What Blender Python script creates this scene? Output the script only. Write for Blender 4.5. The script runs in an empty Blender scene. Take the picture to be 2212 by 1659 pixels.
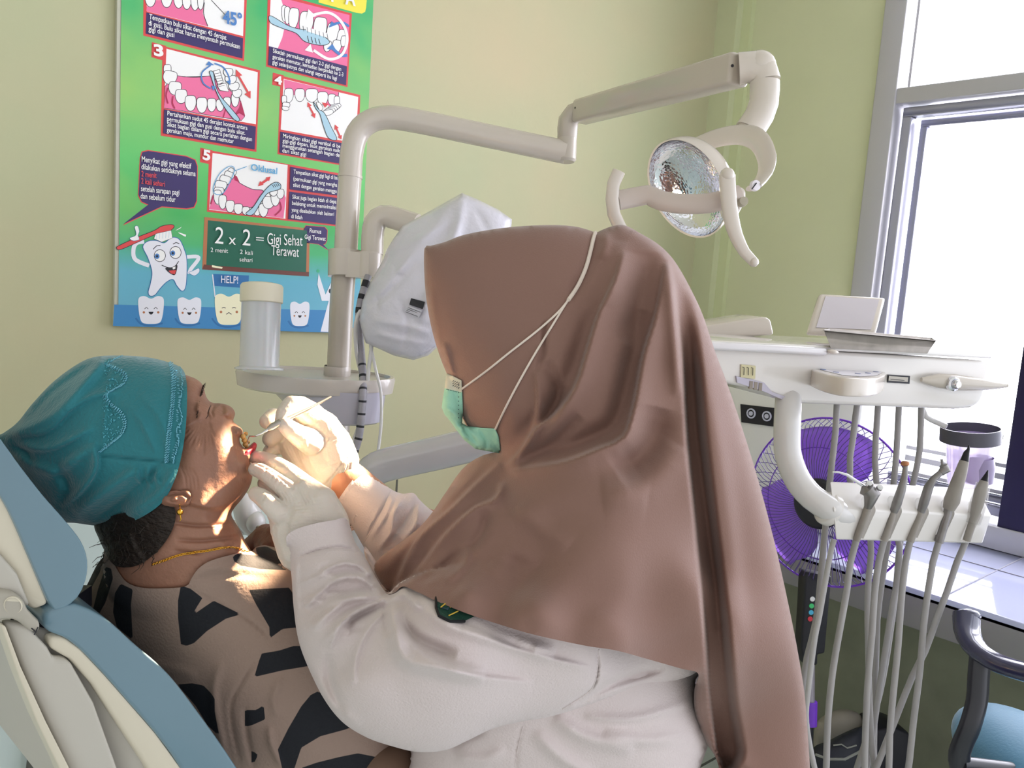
import bpy, bmesh, math, random
import numpy as np
from mathutils import Vector, Matrix
from mathutils.geometry import delaunay_2d_cdt
random.seed(7); RS = np.random.RandomState(5)
SC = bpy.context.scene; COL = SC.collection
# ---------------------------------------------------------------- camera, world, lights
F = 1770.5; CX = 1106.0; CY = 829.5
CAM = np.array([0.0, 0.0, 1.45])
# rows: world X, Y, Z expressed in camera (right, down, forward)
AX = np.array([[0.7548, -0.0293, 0.6553], [-0.6523, -0.1386, 0.7452], [0.0690, -0.9899, -0.1238]])
AX = np.array([a/np.linalg.norm(a) for a in AX])
AX[1] -= AX[0]*AX[0].dot(AX[1]); AX[1] /= np.linalg.norm(AX[1]); AX[2] = -np.cross(AX[1], AX[0])
def ray(x, y): return AX @ np.array([(x-CX)/F, (y-CY)/F, 1.0])
def W(x, y, z): return Vector(CAM + z*ray(x, y))
def onY(x, y, Y): r = ray(x, y); return Vector(CAM + r*(Y/r[1]))
def onX(x, y, X): r = ray(x, y); return Vector(CAM + r*(X/r[0]))
def onZ(x, y, Z): r = ray(x, y); return Vector(CAM + r*((Z-CAM[2])/r[2]))
def proj(p):
    c = AX.T @ (np.array(p)-CAM); return (CX+F*c[0]/c[2], CY+F*c[1]/c[2], c[2])
FWD = Vector(AX @ np.array([0, 0, 1.0])); FWDH = Vector((FWD.x, FWD.y, 0)).normalized()
cd = bpy.data.cameras.new('camera'); cam = bpy.data.objects.new('camera', cd); COL.objects.link(cam)
right = Vector(AX[:, 0]); down = Vector(AX[:, 1]); fwd = Vector(AX[:, 2])
M = Matrix.Identity(4)
for i in range(3): M[i][0] = right[i]; M[i][1] = -down[i]; M[i][2] = -fwd[i]; M[i][3] = CAM[i]
cam.matrix_world = M; cd.sensor_width = 36; cd.lens = 36*F/2212; cd.clip_start = .02; SC.camera = cam
vs = SC.view_settings; vs.view_transform = 'Standard'; vs.look = 'None'; vs.gamma = 1; vs.use_curve_mapping = False
vs.exposure = 0.0
w = bpy.data.worlds.new('World'); SC.world = w; w.use_nodes = True
nt = w.node_tree; bg = nt.nodes['Background']; bg.inputs[1].default_value = 1.0
# open yard with a bright sky beyond the window (+X); the rest of the room's daylight comes dimmer from behind
g_ = nt.nodes.new('ShaderNodeTexCoord'); sx_ = nt.nodes.new('ShaderNodeSeparateXYZ'); nt.links.new(g_.outputs['Generated'], sx_.inputs[0])
cr_ = nt.nodes.new('ShaderNodeValToRGB'); mr_ = nt.nodes.new('ShaderNodeMapRange'); mr_.inputs[1].default_value = -.2; mr_.inputs[2].default_value = .55
nt.links.new(sx_.outputs[0], mr_.inputs[0]); nt.links.new(mr_.outputs[0], cr_.inputs[0])
cr_.color_ramp.elements[0].color = (.96, .95, .94, 1); cr_.color_ramp.elements[1].color = (2.6, 2.7, 3.0, 1)
nt.links.new(cr_.outputs[0], bg.inputs[0])
def light(name, kind, loc, target, energy, color, **k):
    d = bpy.data.lights.new(name, kind); d.energy = energy; d.color = color
    for a, v in k.items(): setattr(d, a, v)
    o = bpy.data.objects.new(name, d); COL.objects.link(o); o.location = loc
    o.rotation_euler = (Vector(target)-Vector(loc)).to_track_quat('-Z', 'Y').to_euler(); return o
YA = 2.0      # the wall with the poster
XB = 2.72     # the wall with the window
# daylight coming in through the window
light('window_daylight', 'AREA', (XB+.35, .55, 1.75), (0.9, .5, 1.1), 54, (.92, .90, 1.0), shape='RECTANGLE', size=1.5, size_y=1.7)

# ---------------------------------------------------------------- materials
def lin(h):
    h = h.lstrip('#'); c = [int(h[i:i+2], 16)/255 for i in (0, 2, 4)]
    return tuple(x/12.92 if x <= .04045 else ((x+.055)/1.055)**2.4 for x in c)
MATS = {}
def mat(name, col, rough=.5, metal=0, var=0, vscale=8, bump=0, bscale=60, sheen=0, sss=0, coat=0, trans=0, alpha=1, emit=None, estr=0, col2=None, ior=1.45, detail=4, stretch=None, spec=.5):
    if name in MATS: return MATS[name]
    m = bpy.data.materials.new(name); MATS[name] = m; m.use_nodes = True
    nt = m.node_tree; b = nt.nodes['Principled BSDF']; N = nt.nodes.new; L = nt.links.new
    c = lin(col); b.inputs['Base Color'].default_value = (*c, 1)
    b.inputs['Roughness'].default_value = rough; b.inputs['Metallic'].default_value = metal
    b.inputs['Specular IOR Level'].default_value = spec
    b.inputs['Sheen Weight'].default_value = sheen; b.inputs['Sheen Roughness'].default_value = .4
    b.inputs['Coat Weight'].default_value = coat; b.inputs['Coat Roughness'].default_value = .08
    b.inputs['Transmission Weight'].default_value = trans; b.inputs['Alpha'].default_value = alpha; b.inputs['IOR'].default_value = ior
    if sss:
        b.inputs['Subsurface Weight'].default_value = sss; b.inputs['Subsurface Radius'].default_value = (1, .35, .2); b.inputs['Subsurface Scale'].default_value = .008
    if emit: b.inputs['Emission Color'].default_value = (*lin(emit), 1); b.inputs['Emission Strength'].default_value = estr
    tc = N('ShaderNodeTexCoord'); vec = tc.outputs['Object']
    if stretch:
        mp = N('ShaderNodeMapping'); mp.inputs['Scale'].default_value = stretch; L(vec, mp.inputs[0]); vec = mp.outputs[0]
    if var or col2:
        n = N('ShaderNodeTexNoise'); n.inputs['Scale'].default_value = vscale; n.inputs['Detail'].default_value = detail; L(vec, n.inputs['Vector'])
        r = N('ShaderNodeValToRGB'); L(n.outputs['Fac'], r.inputs[0])
        c2 = lin(col2) if col2 else tuple(x*(1-var) for x in c)
        r.color_ramp.elements[0].position = .3; r.color_ramp.elements[1].position = .7
        r.color_ramp.elements[0].color = (*c2, 1); r.color_ramp.elements[1].color = (*c, 1)
        L(r.outputs[0], b.inputs['Base Color'])
    if bump:
        n = N('ShaderNodeTexNoise'); n.inputs['Scale'].default_value = bscale; n.inputs['Detail'].default_value = 6; L(vec, n.inputs['Vector'])
        bp = N('ShaderNodeBump'); bp.inputs['Strength'].default_value = bump; bp.inputs['Distance'].default_value = .01
        L(n.outputs['Fac'], bp.inputs['Height']); L(bp.outputs[0], b.inputs['Normal'])
    return m
def mask_mat(name, col, col2, attr='mask', **k):
    """two cloth colours divided along the printed outlines stored in a vertex attribute"""
    m = mat(name, col, **k); nt = m.node_tree; N = nt.nodes.new; L = nt.links.new; b = nt.nodes['Principled BSDF']
    a = N('ShaderNodeAttribute'); a.attribute_name = attr
    mr = N('ShaderNodeMapRange'); mr.inputs[1].default_value = -.6; mr.inputs[2].default_value = .6; L(a.outputs['Fac'], mr.inputs[0])
    mx = N('ShaderNodeMix'); mx.data_type = 'RGBA'; L(mr.outputs[0], mx.inputs[0])
    src = b.inputs['Base Color'].links
    if src: L(src[0].from_socket, mx.inputs[6])
    else: mx.inputs[6].default_value = (*lin(col), 1)
    mx.inputs[7].default_value = (*lin(col2), 1); L(mx.outputs[2], b.inputs['Base Color']); return m

# ---------------------------------------------------------------- mesh helpers
def mesh_obj(name, verts, faces, m, parent=None, smooth=True, mats=None, fm=None):
    me = bpy.data.meshes.new(name); me.from_pydata([tuple(v) for v in verts], [], faces); me.update()
    for q in (mats or [m]): me.materials.append(q)
    if fm is not None: me.polygons.foreach_set('material_index', fm)
    if smooth: me.polygons.foreach_set('use_smooth', [True]*len(me.polygons))
    o = bpy.data.objects.new(name, me); COL.objects.link(o)
    if parent: o.parent = parent; o.matrix_parent_inverse = parent.matrix_basis.inverted()
    return o
def thing(name, label, cat, loc=(0, 0, 0), group=None):
    o = bpy.data.objects.new(name, None); COL.objects.link(o); o.empty_display_size = .05; o.location = loc
    o['label'] = label; o['category'] = cat
    if group: o['group'] = group
    return o
def tag(o, label, cat, group=None):
    o['label'] = label; o['category'] = cat
    if group: o['group'] = group
    return o
def struct(o): o['kind'] = 'structure'; return o
class MB:
    """collects shapes; build() links them as one mesh"""
    def __init__(s): s.v = []; s.f = []; s.m = []
    def add(s, v, f, mi=0):
        o = len(s.v); s.v += [Vector(p) for p in v]; s.f += [tuple(i+o for i in q) for q in f]; s.m += [mi]*len(f); return s
    def tube(s, pts, r, n=14, cap=True, mi=0, flat=1.0, side=None, closed=False):
        pts = [Vector(p) for p in pts]; k = len(pts)
        rr = list(r) if hasattr(r, '__len__') else [r]*k
        if len(rr) != k: rr = list(np.interp(np.linspace(0, 1, k), np.linspace(0, 1, len(rr)), rr))
        T = []
        for i in range(k):
            a = pts[(i-1) % k] if (closed or i > 0) else pts[i]; b = pts[(i+1) % k] if (closed or i < k-1) else pts[i]
            T.append((b-a).normalized())
        u = Vector(side) if side else T[0].orthogonal(); u = (u-T[0]*u.dot(T[0])).normalized()
        V = []; 
        for i in range(k):
            u = (u-T[i]*u.dot(T[i])).normalized(); w_ = T[i].cross(u)
            for j in range(n):
                a = 2*math.pi*j/n; V.append(pts[i]+u*math.cos(a)*rr[i]+w_*math.sin(a)*rr[i]*flat)
        Fc = [(i*n+j, i*n+(j+1) % n, (i+1)*n+(j+1) % n, (i+1)*n+j) for i in range(k-1) for j in range(n)]
        if closed: Fc += [((k-1)*n+j, (k-1)*n+(j+1) % n, (j+1) % n, j) for j in range(n)]
        elif cap:
            V += [pts[0], pts[-1]]; c0 = len(V)-2
            Fc += [(c0, (j+1) % n, j) for j in range(n)]+[(c0+1, (k-1)*n+j, (k-1)*n+(j+1) % n) for j in range(n)]
        return s.add(V, Fc, mi)
    def box(s, c, half, ax=None, mi=0):
        c = Vector(c); ax = ax or (Vector((1, 0, 0)), Vector((0, 1, 0)), Vector((0, 0, 1)))
        V = [c+ax[0]*half[0]*i+ax[1]*half[1]*j+ax[2]*half[2]*k for i in (-1, 1) for j in (-1, 1) for k in (-1, 1)]
        return s.add(V, [(0, 1, 3, 2), (4, 6, 7, 5), (0, 4, 5, 1), (2, 3, 7, 6), (0, 2, 6, 4), (1, 5, 7, 3)], mi)
    def ball(s, c, r, n=16, mi=0, ax=None):
        c = Vector(c); r3 = r if hasattr(r, '__len__') else (r, r, r); ax = ax or (Vector((1, 0, 0)), Vector((0, 1, 0)), Vector((0, 0, 1)))
        V = []; h = n//2
        for i in range(h+1):
            t = math.pi*i/h
            for j in range(n):
                p = 2*math.pi*j/n
                V.append(c+ax[0]*r3[0]*math.sin(t)*math.cos(p)+ax[1]*r3[1]*math.sin(t)*math.sin(p)+ax[2]*r3[2]*math.cos(t))
        return s.add(V, [(i*n+j, (i+1)*n+j, (i+1)*n+(j+1) % n, i*n+(j+1) % n) for i in range(h) for j in range(n)], mi)
    def lathe(s, prof, base, axis=(0, 0, 1), n=32, mi=0, sq=None):
        """prof: list of (radius, height) from base along axis"""
        axis = Vector(axis).normalized(); u = axis.orthogonal().normalized()
        if sq: u = (Vector(sq[0])-axis*Vector(sq[0]).dot(axis)).normalized()
        w_ = axis.cross(u); ky = sq[1] if sq else 1; V = []; base = Vector(base)
        for r, h in prof:
            for j in range(n):
                a = 2*math.pi*j/n; V.append(base+axis*h+u*math.cos(a)*r+w_*math.sin(a)*r*ky)
        return s.add(V, [(i*n+j, i*n+(j+1) % n, (i+1)*n+(j+1) % n, (i+1)*n+j) for i in range(len(prof)-1) for j in range(n)], mi)
    def prism(s, poly, off, mi=0):
        poly = [Vector(p) for p in poly]; off = Vector(off); n = len(poly)
        return s.add(poly+[p+off for p in poly], [tuple(range(n))[::-1], tuple(range(n, 2*n))]+[(i, (i+1) % n, n+(i+1) % n, n+i) for i in range(n)], mi)
    def build(s, name, m, parent=None, bevel=0, seg=3, smooth=True, mats=None, fixn=True):
        bm = bmesh.new()
        vv = [bm.verts.new(p) for p in s.v]
        for q, mi in zip(s.f, s.m):
            try:
                f = bm.faces.new([vv[i] for i in q]); f.material_index = mi
            except ValueError: pass
        bmesh.ops.remove_doubles(bm, verts=bm.verts, dist=1e-6)
        if fixn: bmesh.ops.recalc_face_normals(bm, faces=bm.faces)
        me = bpy.data.meshes.new(name); bm.to_mesh(me); bm.free()
        for q in (mats or [m]): me.materials.append(q)
        o = bpy.data.objects.new(name, me); COL.objects.link(o)
        if bevel:
            b = o.modifiers.new('b', 'BEVEL'); b.width = bevel; b.segments = seg; b.limit_method = 'ANGLE'; b.angle_limit = math.radians(35)
            apply_mods(o)
        if smooth: shade(o)
        if parent: o.parent = parent; o.matrix_parent_inverse = parent.matrix_basis.inverted()
        return o
def apply_mods(o):
    dg = bpy.context.evaluated_depsgraph_get(); dg.update(); e = o.evaluated_get(dg)
    me = bpy.data.meshes.new_from_object(e); o.modifiers.clear(); old = o.data; o.data = me; bpy.data.meshes.remove(old)
def shade(o, ang=38):
    me = o.data; bm = bmesh.new(); bm.from_mesh(me); A = math.radians(ang)
    for f in bm.faces: f.smooth = True
    for e in bm.edges: e.smooth = not (len(e.link_faces) == 2 and e.calc_face_angle(0) > A)
    bm.to_mesh(me); bm.free()
def crom(P, step, closed=False):
    """points resampled along a smooth curve"""
    P = np.array(P, float); n = len(P); out = []
    for i in range(n if closed else n-1):
        p0, p1, p2, p3 = (P[(i-1) % n] if closed or i > 0 else P[0]), P[i], P[(i+1) % n], (P[(i+2) % n] if closed or i < n-2 else P[-1])
        k = max(1, int(np.linalg.norm(p2[:2] if False else p2-p1)/step))
        for t in np.arange(k)/k:
            out.append(.5*((2*p1)+(p2-p0)*t+(2*p0-5*p1+4*p2-p3)*t*t+(3*p1-p0-3*p2+p3)*t**3))
    if not closed: out.append(P[-1])
    return np.array(out)
def curve3(pts, step=.01):
    return [Vector(p) for p in crom([list(p) for p in pts], step)]
def segd(P, A, B):
    AB = B-A; L2 = max(AB.dot(AB), 1e-9); t = np.clip(((P-A)@AB)/L2, 0, 1); Q = A+t[:, None]*AB; D = P-Q
    return np.hypot(D[:, 0], D[:, 1]), t, (AB[0]*(P[:, 1]-A[1])-AB[1]*(P[:, 0]-A[0]))
def polyd(P, L):
    """distance, position along 0..1 and side for a polyline"""
    best = np.full(len(P), 1e9); tt = np.zeros(len(P)); sd = np.zeros(len(P)); n = len(L)-1
    for i in range(n):
        d, t, s = segd(P, L[i], L[i+1]); k = d < best; best[k] = d[k]; tt[k] = (i+t[k])/n; sd[k] = s[k]
    return best, tt, np.sign(sd)
def inside(P, poly):
    r = np.zeros(len(P), bool); n = len(poly); x, y = P[:, 0], P[:, 1]
    for i in range(n):
        x1, y1 = poly[i]; x2, y2 = poly[(i+1) % n]
        if y1 == y2: continue
        c = ((y1 > y) != (y2 > y)) & (x < (x2-x1)*(y-y1)/(y2-y1)+x1); r ^= c
    return r
def sdist(P, poly):
    L = np.vstack([poly, poly[:1]]); d, _, _ = polyd(P, L); return np.where(inside(P, poly), d, -d)
def field(ctrl):
    """smooth depth field through control points (x, y, z)"""
    C = np.array(ctrl, float)
    def f(P):
        P = np.atleast_2d(P); d2 = ((P[:, None, :]-C[None, :, :2])**2).sum(2)+400.0
        w_ = 1/d2**1.5; return (w_*C[:, 2]).sum(1)/w_.sum(1)
    return f
def strokes_disp(P, strokes):
    """cloth folds and creases: polyline, width, height, kind (g ridge, f fold with one steep side, w trench shaped for shade)"""
    dz = np.zeros(len(P))
    for s in strokes:
        pts, wd, amp = s[0], s[1], s[2]; kind = s[3] if len(s) > 3 else 'g'
        L = crom(pts, 18) if len(pts) > 2 else np.array(pts, float)
        if kind == 'b':   # bump: centre, radii
            c = np.array(pts[0]); r = np.array(wd, float); q = (((P-c)/r)**2).sum(1); dz += amp*np.exp(-q); continue
        d, t, sg = polyd(P, L)
        tp = np.clip(np.minimum(t, 1-t)*4, 0, 1)**.7 if not kind.endswith('n') else 1
        if kind[0] == 'g': dz += amp*tp*np.exp(-(d/wd)**2)
        elif kind[0] == 'w':      # deep trench right of the line, shaped to go dark like a shadow
            s_ = -d*sg; wv = wd*(.55+.45*t); e1_ = np.clip((s_+5)/10, 0, 1); e2_ = np.clip((wv+14-s_)/30, 0, 1)
            dz += amp*np.clip(t*5, 0, 1)*e1_*e1_*(3-2*e1_)*e2_*e2_*(3-2*e2_)
        else:
            s_ = d*sg*(1 if kind[0] == 'f' else -1); st = np.clip((s_+6)/12, 0, 1); st = st*st*(3-2*st)
            dz += amp*tp*st*np.exp(-(np.maximum(s_, 0)/wd)**1.4)
    return dz
class Pillow:
    """a rounded closed body with a given outline: both sides bulge from the rim"""
    def __init__(s, outline, z0, H, grid=6, strokes=(), p=.5, back=1.0, smooth=True, rimfade=10, free=(), over=(), umax=None):
        s.out = O = crom(outline, grid, True) if smooth else np.vstack([np.linspace(outline[i], outline[(i+1) % len(outline)], max(1, int(np.hypot(*(np.array(outline[(i+1) % len(outline)])-outline[i]))/grid)), endpoint=False) for i in range(len(outline))])
        z0f = z0 if callable(z0) else (lambda P: np.full(len(np.atleast_2d(P)), float(z0)))
        x0, y0 = O.min(0); x1, y1 = O.max(0)
        gx, gy = np.meshgrid(np.arange(x0, x1, grid), np.arange(y0, y1, grid*.866)); gx = gx+(np.arange(gx.shape[0]) % 2)[:, None]*grid/2
        G = np.stack([gx.ravel(), gy.ravel()], 1); G = G[inside(G, O)]
        d, _, _ = polyd(G, np.vstack([O, O[:1]])); G = G[d > grid*.55]
        pts = np.vstack([O, G]); nO = len(O)
        r = delaunay_2d_cdt([Vector(p_) for p_ in pts], [], [list(range(nO))], 1, 1e-4)
        P = np.array([tuple(v) for v in r[0]]); T = [tuple(f) for f in r[2]]; n = len(P)
        d, _, _ = polyd(P, np.vstack([O, O[:1]])); rim = d < 1e-2
        for fpoly in free: rim &= ~inside(P, np.array(fpoly, float))
        R_ = P[rim]; d = np.sqrt(np.concatenate([((c[:, None, :]-R_[None])**2).sum(2).min(1) for c in np.array_split(P, max(1, n//1500))])) if len(R_) else np.full(n, 99.0)
        E = np.array(list({tuple(sorted((f[i], f[(i+1) % 3]))) for f in T for i in range(3)}))
        # inflate: solve laplace u = -1 with u = 0 on the rim
        a, b = E[:, 0], E[:, 1]; deg = np.bincount(a, minlength=n)+np.bincount(b, minlength=n); fr = ~rim
        def A(x): return np.where(fr, deg*x-np.bincount(a, x[b], n)-np.bincount(b, x[a], n), 0)
        x = np.zeros(n); rr = np.where(fr, 1.0, 0)*grid*grid; q = rr.copy(); rs = rr@rr
        for _ in range(700):
            Aq = A(q); al = rs/max(q@Aq, 1e-30); x += al*q; rr = rr-al*Aq; rn = rr@rr
            if rn < 1e-8*n: break
            q = np.where(fr, rr+q*(rn/rs), 0); rs = rn
        um = umax if umax else x.max(); h = (H(P) if callable(H) else H)*np.clip(x/um, 0, None)**p
        fade = np.clip(d/rimfade, 0, 1); fade = fade*fade*(3-2*fade)
        dz = strokes_disp(P, strokes)*fade
        z0v = z0f(P); zf = z0v-h; cap_ = np.full(n, 1e9)
        for oth, lift in over:
            k = inside(P, oth.out)
            if k.any():
                zo = oth.zs(P[k])-lift; cap_[k] = np.minimum(cap_[k], zo+lift*.6); a_ = zf[k]; kk = .016; t = np.clip(.5+.5*(zo-a_)/kk, 0, 1); zf[k] = zo*(1-t)+a_*t-kk*t*(1-t)
        zf = np.minimum(zf-dz, cap_); zb = z0v+h*back
        s.P, s.zf, s.T, s.n = P, zf, T, n
        bi = np.arange(n); k = n; 
        for i in range(n):
            if not rim[i]: bi[i] = k; k += 1
        V = [W(P[i][0], P[i][1], zf[i]) for i in range(n)]+[W(P[i][0], P[i][1], zb[i]) for i in range(n) if not rim[i]]
        Fc = []
        for f in T:
            A2, B2, C2 = P[f[0]], P[f[1]], P[f[2]]
            cr = (B2[0]-A2[0])*(C2[1]-A2[1])-(B2[1]-A2[1])*(C2[0]-A2[0])
            f = f if cr < 0 else f[::-1]      # facing the viewer side
            Fc.append(f)
            g = (bi[f[2]], bi[f[1]], bi[f[0]])
            if not (rim[f[0]] and rim[f[1]] and rim[f[2]]): Fc.append(tuple(int(i) for i in g))
        s.V, s.F = V, Fc; s.Pall = np.vstack([P, P[~rim]])
    def zs(s, Q):
        out = []
        for c in np.array_split(Q, max(1, len(Q)//800)):
            d = ((c[:, None, :]-s.P[None])**2).sum(2); i = np.argpartition(d, 3, axis=1)[:, :3]; w_ = 1/(np.take_along_axis(d, i, 1)+1e-2); out.append((s.zf[i]*w_).sum(1)/w_.sum(1))
        return np.concatenate(out)
    def z(s, x, y):
        d = ((s.P-np.array([x, y]))**2).sum(1); i = np.argpartition(d, 4)[:4]; w_ = 1/(d[i]+1e-3); return float((s.zf[i]*w_).sum()/w_.sum())
    def at(s, x, y, lift=0): return W(x, y, s.z(x, y)-lift)
    def build(s, name, m, parent=None, mask=None, extra=None, mats=None, sub=0):
        V, Fc = list(s.V), list(s.F); PA = s.Pall; 
        for e in (extra or []):
            o = len(V); V += e.V; Fc += [tuple(i+o for i in f) for f in e.F]; PA = np.vstack([PA, e.Pall])
        ob = mesh_obj(name, V, Fc, m, parent, mats=mats)
        if mask is not None:
            v = np.full(len(PA), -50.0)
            for poly in mask: v = np.maximum(v, sdist(PA, np.array(poly, float)))
            at = ob.data.attributes.new('mask', 'FLOAT', 'POINT'); at.data.foreach_set('value', v.astype(np.float32))
        return ob
def remesh(mb, name, m, parent, voxel=.003, sm=4, strokes=None, keep=False):
    """the collected overlapping shapes fused into one continuous skin"""
    o = mb.build(name, m, None, smooth=False, fixn=False)
    r = o.modifiers.new('r', 'REMESH'); r.mode = 'VOXEL'; r.voxel_size = voxel
    if sm: q = o.modifiers.new('s', 'SMOOTH'); q.factor = .5; q.iterations = sm
    apply_mods(o); me = o.data
    if not me.materials: me.materials.append(m)
    if strokes:
        n = len(me.vertices); co = np.empty(n*3); me.vertices.foreach_get('co', co); co = co.reshape(-1, 3)
        no = np.empty(n*3); me.vertices.foreach_get('normal', no); no = no.reshape(-1, 3)
        c = (co-CAM)@AX; P = np.stack([CX+F*c[:, 0]/c[:, 2], CY+F*c[:, 1]/c[:, 2]], 1)
        vd = (co-CAM); vd /= np.linalg.norm(vd, axis=1)[:, None]; face = np.clip(-(no*vd).sum(1)*1.6, 0, 1)
        co += no*(strokes_disp(P, strokes)*face)[:, None]; me.vertices.foreach_set('co', co.ravel())
    me.polygons.foreach_set('use_smooth', [True]*len(me.polygons)); me.update()
    if parent: o.parent = parent; o.matrix_parent_inverse = parent.matrix_basis.inverted()
    return o
def chain(mb, pts):
    """limb: overlapping tapered capsules; pts = (x, y, depth, radius)"""
    q = [(W(x, y, z), r) for x, y, z, r in pts]
    for i, (p, r) in enumerate(q):
        mb.ball(p, r, 14)
        if i < len(q)-1:
            mb.tube([p, q[i+1][0]], [r, q[i+1][1]], 14)
    return mb
# ---------------------------------------------------------------- the room
m_wallA = mat('wall_paint', '#c3b795', .75, vscale=1.8, bump=.05, bscale=40, col2='#b5b894')
m_wallB = mat('wall_paint_window', '#d4d8b2', .75, var=.06, vscale=2, bump=.06, bscale=45)
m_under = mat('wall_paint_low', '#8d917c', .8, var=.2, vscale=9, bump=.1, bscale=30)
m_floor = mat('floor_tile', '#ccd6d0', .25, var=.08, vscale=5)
m_grout = mat('grout', '#5f625c', .8)
m_alu = mat('window_metal', '#b9b8bd', .35, metal=.25)
m_white = mat('white_plastic', '#dedad6', .22, coat=.4)
m_white2 = mat('cool_plastic', '#d6d4d3', .25, coat=.4)
m_dark = mat('dark_plastic', '#22222a', .45)
m_chrome = mat('chrome', '#d8d8dc', .12, metal=1)
m_steel = mat('brushed_steel', '#b0aaa4', .32, metal=.9, var=.15, vscale=30)
m_glass = mat('pane_glass', '#ffffff', .02, trans=1, ior=1.01, spec=.1)
V3 = Vector; ZT = 2.9
struct(MB().box((.2, YA+.06, ZT/2), (2.6, .06, ZT/2)).build('wall_left', m_wallA))
struct(MB().box((.2, .1, ZT+.03), (2.62, 1.95, .03)).build('ceiling', mat('ceiling_paint', '#d8d6cc', .8)))
# window opening in wall at X = XB, from Y0..Y1, sill at ZC
ZC = .755
jl = onX(1862, 500, XB).y           # left edge of the window frame
wt = MB()
wt.box((XB+.06, (YA+jl)/2+.06, ZT/2), (.06, (YA-jl)/2+.06, ZT/2))
wt.box((XB+.06, jl/2-.9, ZC/2), (.06, jl/2+.9, ZC/2))
wb = wt.build('wall_right', m_wallB); struct(wb)
struct(MB().box((1.0, .6, -.02), (3.2, 2.4, .02)).build('floor', m_floor))
g = MB()
for a in (-.45, .15, .75, 1.35, 1.95, -1.05): g.box((1.0, a, .0006), (3.0, .004, .0006))
for a in np.arange(-1.0, 3, .6): g.box((a, .6, .0006), (.004, 2.2, .0006))
struct(g.build('trim_1', m_grout))
# white tiled lower part of the poster wall
zd = .85
struct(MB().box((-.6, YA-.008, zd/2), (1.75, .008, zd/2)).build('trim_4', mat('dado_tile', '#c9d6d2', .2, coat=.4)))
dg_ = MB()
for zz in (.575, .275): dg_.box((-.6, YA-.0165, zz), (1.75, .001, .003))
for k in range(-4, 7): dg_.box((.12+k*.3-.6, YA-.0165, zd/2), (.003, .001, zd/2))
struct(dg_.build('trim_5', mat('dado_grout', '#5d5a50', .8)))
tag(MB().tube([onY(79, 1530, YA-.03), onY(60, 1700, YA-.03)], .008, 14).build('grey_pipe', mat('pipe_dark', '#55564f', .5)), 'dark grey pipe on the white tiles behind the dental chair', 'pipe')
# corner pilaster
pc = onX(1590, 40, XB); q = onY(1548, 40, YA)
pz = MB(); pw = XB-q.x
pz.box((XB-pw/2, YA-.045, ZT/2), (pw/2, .045, ZT/2))
struct(pz.build('trim_2', mat('pilaster_paint', '#c9cea8', .75, bump=.06, bscale=45)))
struct(MB().box((XB-.012, YA-.108, ZT/2), (.012, .0195, ZT/2)).build('trim_3', mat('pilaster_edge', '#cdd4a8', .7)))
# window: fixed frame, transom, upper light, lower casement slightly ajar
win = bpy.data.objects.new('window_1', None); COL.objects.link(win); win['kind'] = 'structure'
ZTr0 = onX(1960, 222, XB).z; ZTr1 = onX(1960, 196, XB).z; ZB = onX(2130, 1120, XB).z
fw = jl-onX(1908, 500, XB).y
fr = MB()
fr.box((XB+.02, jl-fw/2, (ZC+2.9)/2), (.05, fw/2, (2.9-ZC)/2))
fr.box((XB+.02, jl-1.2, (ZTr0+ZTr1)/2), (.045, 1.2, (ZTr1-ZTr0)/2+.006))
fr.box((XB+.02, jl-1.2, ZC+.035), (.06, 1.2, .035))
fr.build('window_frame', m_alu, win, bevel=.004)
def rect_frame(mb, x, y0, y1, z0, z1, t, d):
    mb.box((x, (y0+y1)/2, z1-t/2), (d, abs(y1-y0)/2, t/2)); mb.box((x, (y0+y1)/2, z0+t/2), (d, abs(y1-y0)/2, t/2))
    mb.box((x, y0+t/2, (z0+z1)/2), (d, t/2, (z1-z0)/2-t)); mb.box((x, y1-t/2, (z0+z1)/2), (d, t/2, (z1-z0)/2-t))
yk = jl-fw
sa = MB(); rect_frame(sa, XB+.03, yk-1.05, yk-.012, ZC+.09, ZTr0-.012, .03, .022); sash = sa.build('sash_rail', mat('sash_metal', '#a9a9b6', .3, metal=.3), win, bevel=.004)
sb = MB(); rect_frame(sb, XB+.075, yk-1.02, yk-.05, ZC+.12, ZTr0-.045, .022, .014); cs = sb.build('casement', mat('sash_metal2', '#9c9db0', .3, metal=.4), win, bevel=.003)
MB().box((XB+.075, yk-.535, (ZC+ZTr0)/2+.04), (.002, .46, (ZTr0-ZC)/2-.10)).build('pane', m_glass, win)
MB().box((XB+.03, yk-.52, (ZTr1+2.9)/2+.01), (.002, .5, (2.9-ZTr1)/2-.02)).build('pane', m_glass, win)
MB().box((XB+.02, yk-.018, (ZTr1+2.9)/2), (.006, .004, (2.9-ZTr1)/2)).build('glazing_bead', m_alu, win)
ym = onX(2188, 950, XB).y
MB().box((XB+.02, ym-.06, (ZC+ZTr0)/2), (.05, .06, (ZTr0-ZC)/2)).build('mullion', mat('mullion_metal', '#221c3c', .4, metal=.3), win, bevel=.004)
for k, zz in enumerate((ZC+.20, ZC+.235, ZC+.15)):
    MB().box((XB+.10, ym+.17, zz), (.012, .17, .006 if k else .009)).build('louvre_slat', m_alu, win)
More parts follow.
